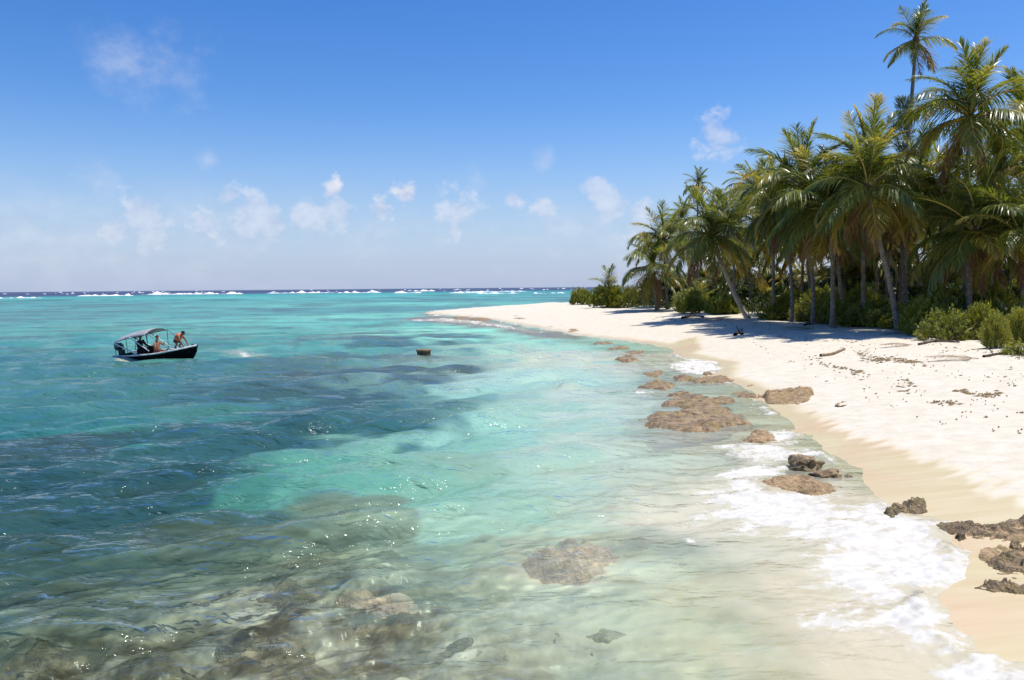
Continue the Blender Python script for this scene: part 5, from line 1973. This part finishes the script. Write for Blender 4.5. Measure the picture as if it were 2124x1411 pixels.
# A: the helmsman in dark clothes under the canopy (seated on the stern seat, hands on console)
A_ = person("person in dark clothes seated at the stern under the canopy", (-1.10, 0.0, 0.40), (-1.08, 0, 0.80), (-1.05, 0, 0.99), (-1.02, 0, 1.12), (1, -0.3, 0),
            [((-1.06, -0.20, 0.88), (-0.95, -0.26, 0.62), (-0.70, -0.16, 0.62), (1, 0.2, 0)), ((-1.06, 0.20, 0.88), (-0.93, 0.27, 0.64), (-0.66, 0.18, 0.62), (1, 0, 0))],
            [((-1.05, -0.10, 0.38), (-0.72, -0.14, 0.40), (-0.74, -0.14, 0.07), (-0.58, -0.14, 0.05)), ((-1.05, 0.10, 0.38), (-0.72, 0.13, 0.40), (-0.74, 0.14, 0.07), (-0.58, 0.14, 0.05))], SKIN_D)
skin_obj("shirt", [(-1.10, 0, 0.42, 0.155), (-1.09, 0, 0.62, 0.150), (-1.08, 0, 0.82, 0.160), (-1.06, 0, 0.93, 0.075), (-1.06, -0.21, 0.88, 0.080), (-0.96, -0.265, 0.63, 0.058), (-0.78, -0.19, 0.62, 0.045), (-1.06, 0.21, 0.88, 0.080), (-0.94, 0.275, 0.65, 0.058), (-0.76, 0.2, 0.63, 0.045)],
         [(0, 1), (1, 2), (2, 3), (2, 4), (4, 5), (5, 6), (2, 7), (7, 8), (8, 9)], NAVY, A_)
skin_obj("trousers", [(-1.10, 0, 0.42, 0.150), (-1.05, -0.10, 0.38, 0.105), (-0.72, -0.14, 0.40, 0.078), (-0.74, -0.14, 0.12, 0.06), (-1.05, 0.10, 0.38, 0.105), (-0.72, 0.13, 0.40, 0.078), (-0.74, 0.14, 0.12, 0.06)], [(0, 1), (1, 2), (2, 3), (0, 4), (4, 5), (5, 6)], BLACKC, A_)
seat_person(A_)
# B: shirtless man on the thwart holding a line
B_ = person("shirtless person in maroon shorts sitting amidships holding a line", (0.0, -0.12, 0.34), (0.02, -0.12, 0.76), (0.05, -0.12, 0.96), (0.10, -0.13, 1.10), (1, -0.35, -0.15),
            [((0.03, -0.32, 0.84), (0.16, -0.42, 0.62), (0.28, -0.24, 0.78), (0.6, 0.5, 0.4)), ((0.03, 0.08, 0.84), (0.20, 0.18, 0.66), (0.34, 0.02, 0.80), (0.7, -0.5, 0.3))],
            [((0.05, -0.22, 0.32), (0.42, -0.26, 0.36), (0.42, -0.26, 0.07), (0.58, -0.26, 0.05)), ((0.05, -0.02, 0.32), (0.42, 0.04, 0.36), (0.44, 0.04, 0.07), (0.60, 0.04, 0.05))], SKIN, belly=0.155)
skin_obj("shorts", [(0.0, -0.12, 0.36, 0.150), (0.05, -0.22, 0.32, 0.112), (0.34, -0.25, 0.35, 0.088), (0.05, -0.02, 0.32, 0.112), (0.34, 0.03, 0.35, 0.088)], [(0, 1), (1, 2), (0, 3), (3, 4)], MAROON, B_)
seat_person(B_)
# C: the man bending over the foredeck in an orange vest; feet on the deck
zd = 0.50
C_ = person("person in orange life vest bending over the bow deck", (1.10, -0.05, zd + 0.42), (1.38, -0.05, zd + 0.62), (1.50, -0.05, zd + 0.72), (1.60, -0.06, zd + 0.80), (1, -0.2, -0.9),
            [((1.44, -0.24, zd + 0.58), (1.56, -0.26, zd + 0.34), (1.66, -0.20, zd + 0.12), (0.3, 0, -1)), ((1.44, 0.14, zd + 0.58), (1.60, 0.14, zd + 0.36), (1.72, 0.06, zd + 0.14), (0.2, 0, -1))],
            [((1.12, -0.15, zd + 0.40), (1.30, -0.20, zd + 0.26), (1.10, -0.20, zd + 0.06), (1.25, -0.20, zd + 0.04)), ((1.12, 0.05, zd + 0.40), (1.34, 0.08, zd + 0.28), (1.14, 0.10, zd + 0.08), (1.28, 0.10, zd + 0.06))], SKIN_D)
skin_obj("life_vest", [(1.15, -0.05, zd + 0.46, 0.175), (1.27, -0.05, zd + 0.56, 0.195), (1.39, -0.05, zd + 0.66, 0.195), (1.47, -0.05, zd + 0.72, 0.12)], [(0, 1), (1, 2), (2, 3)], ORANGE, C_)
skin_obj("shorts", [(1.12, -0.05, zd + 0.43, 0.125), (1.13, -0.13, zd + 0.40, 0.10), (1.25, -0.19, zd + 0.30, 0.078), (1.13, 0.03, zd + 0.40, 0.10), (1.28, 0.075, zd + 0.32, 0.078), (1.20, -0.05, zd + 0.48, 0.12)], [(0, 1), (1, 2), (0, 3), (3, 4), (0, 5)], BLACKC, C_)
seat_person(C_)
# bundle on the foredeck by his knees
o = box("rope_bag", (1.30, -0.16, zd + 0.0), (1.50, 0.02, zd + 0.14), GREYC, None, 0.05)
o.location = boat.location
o.rotation_euler = boat.rotation_euler
tag(o, "small grey bundle on the bow deck below the bending person", 'bundle')
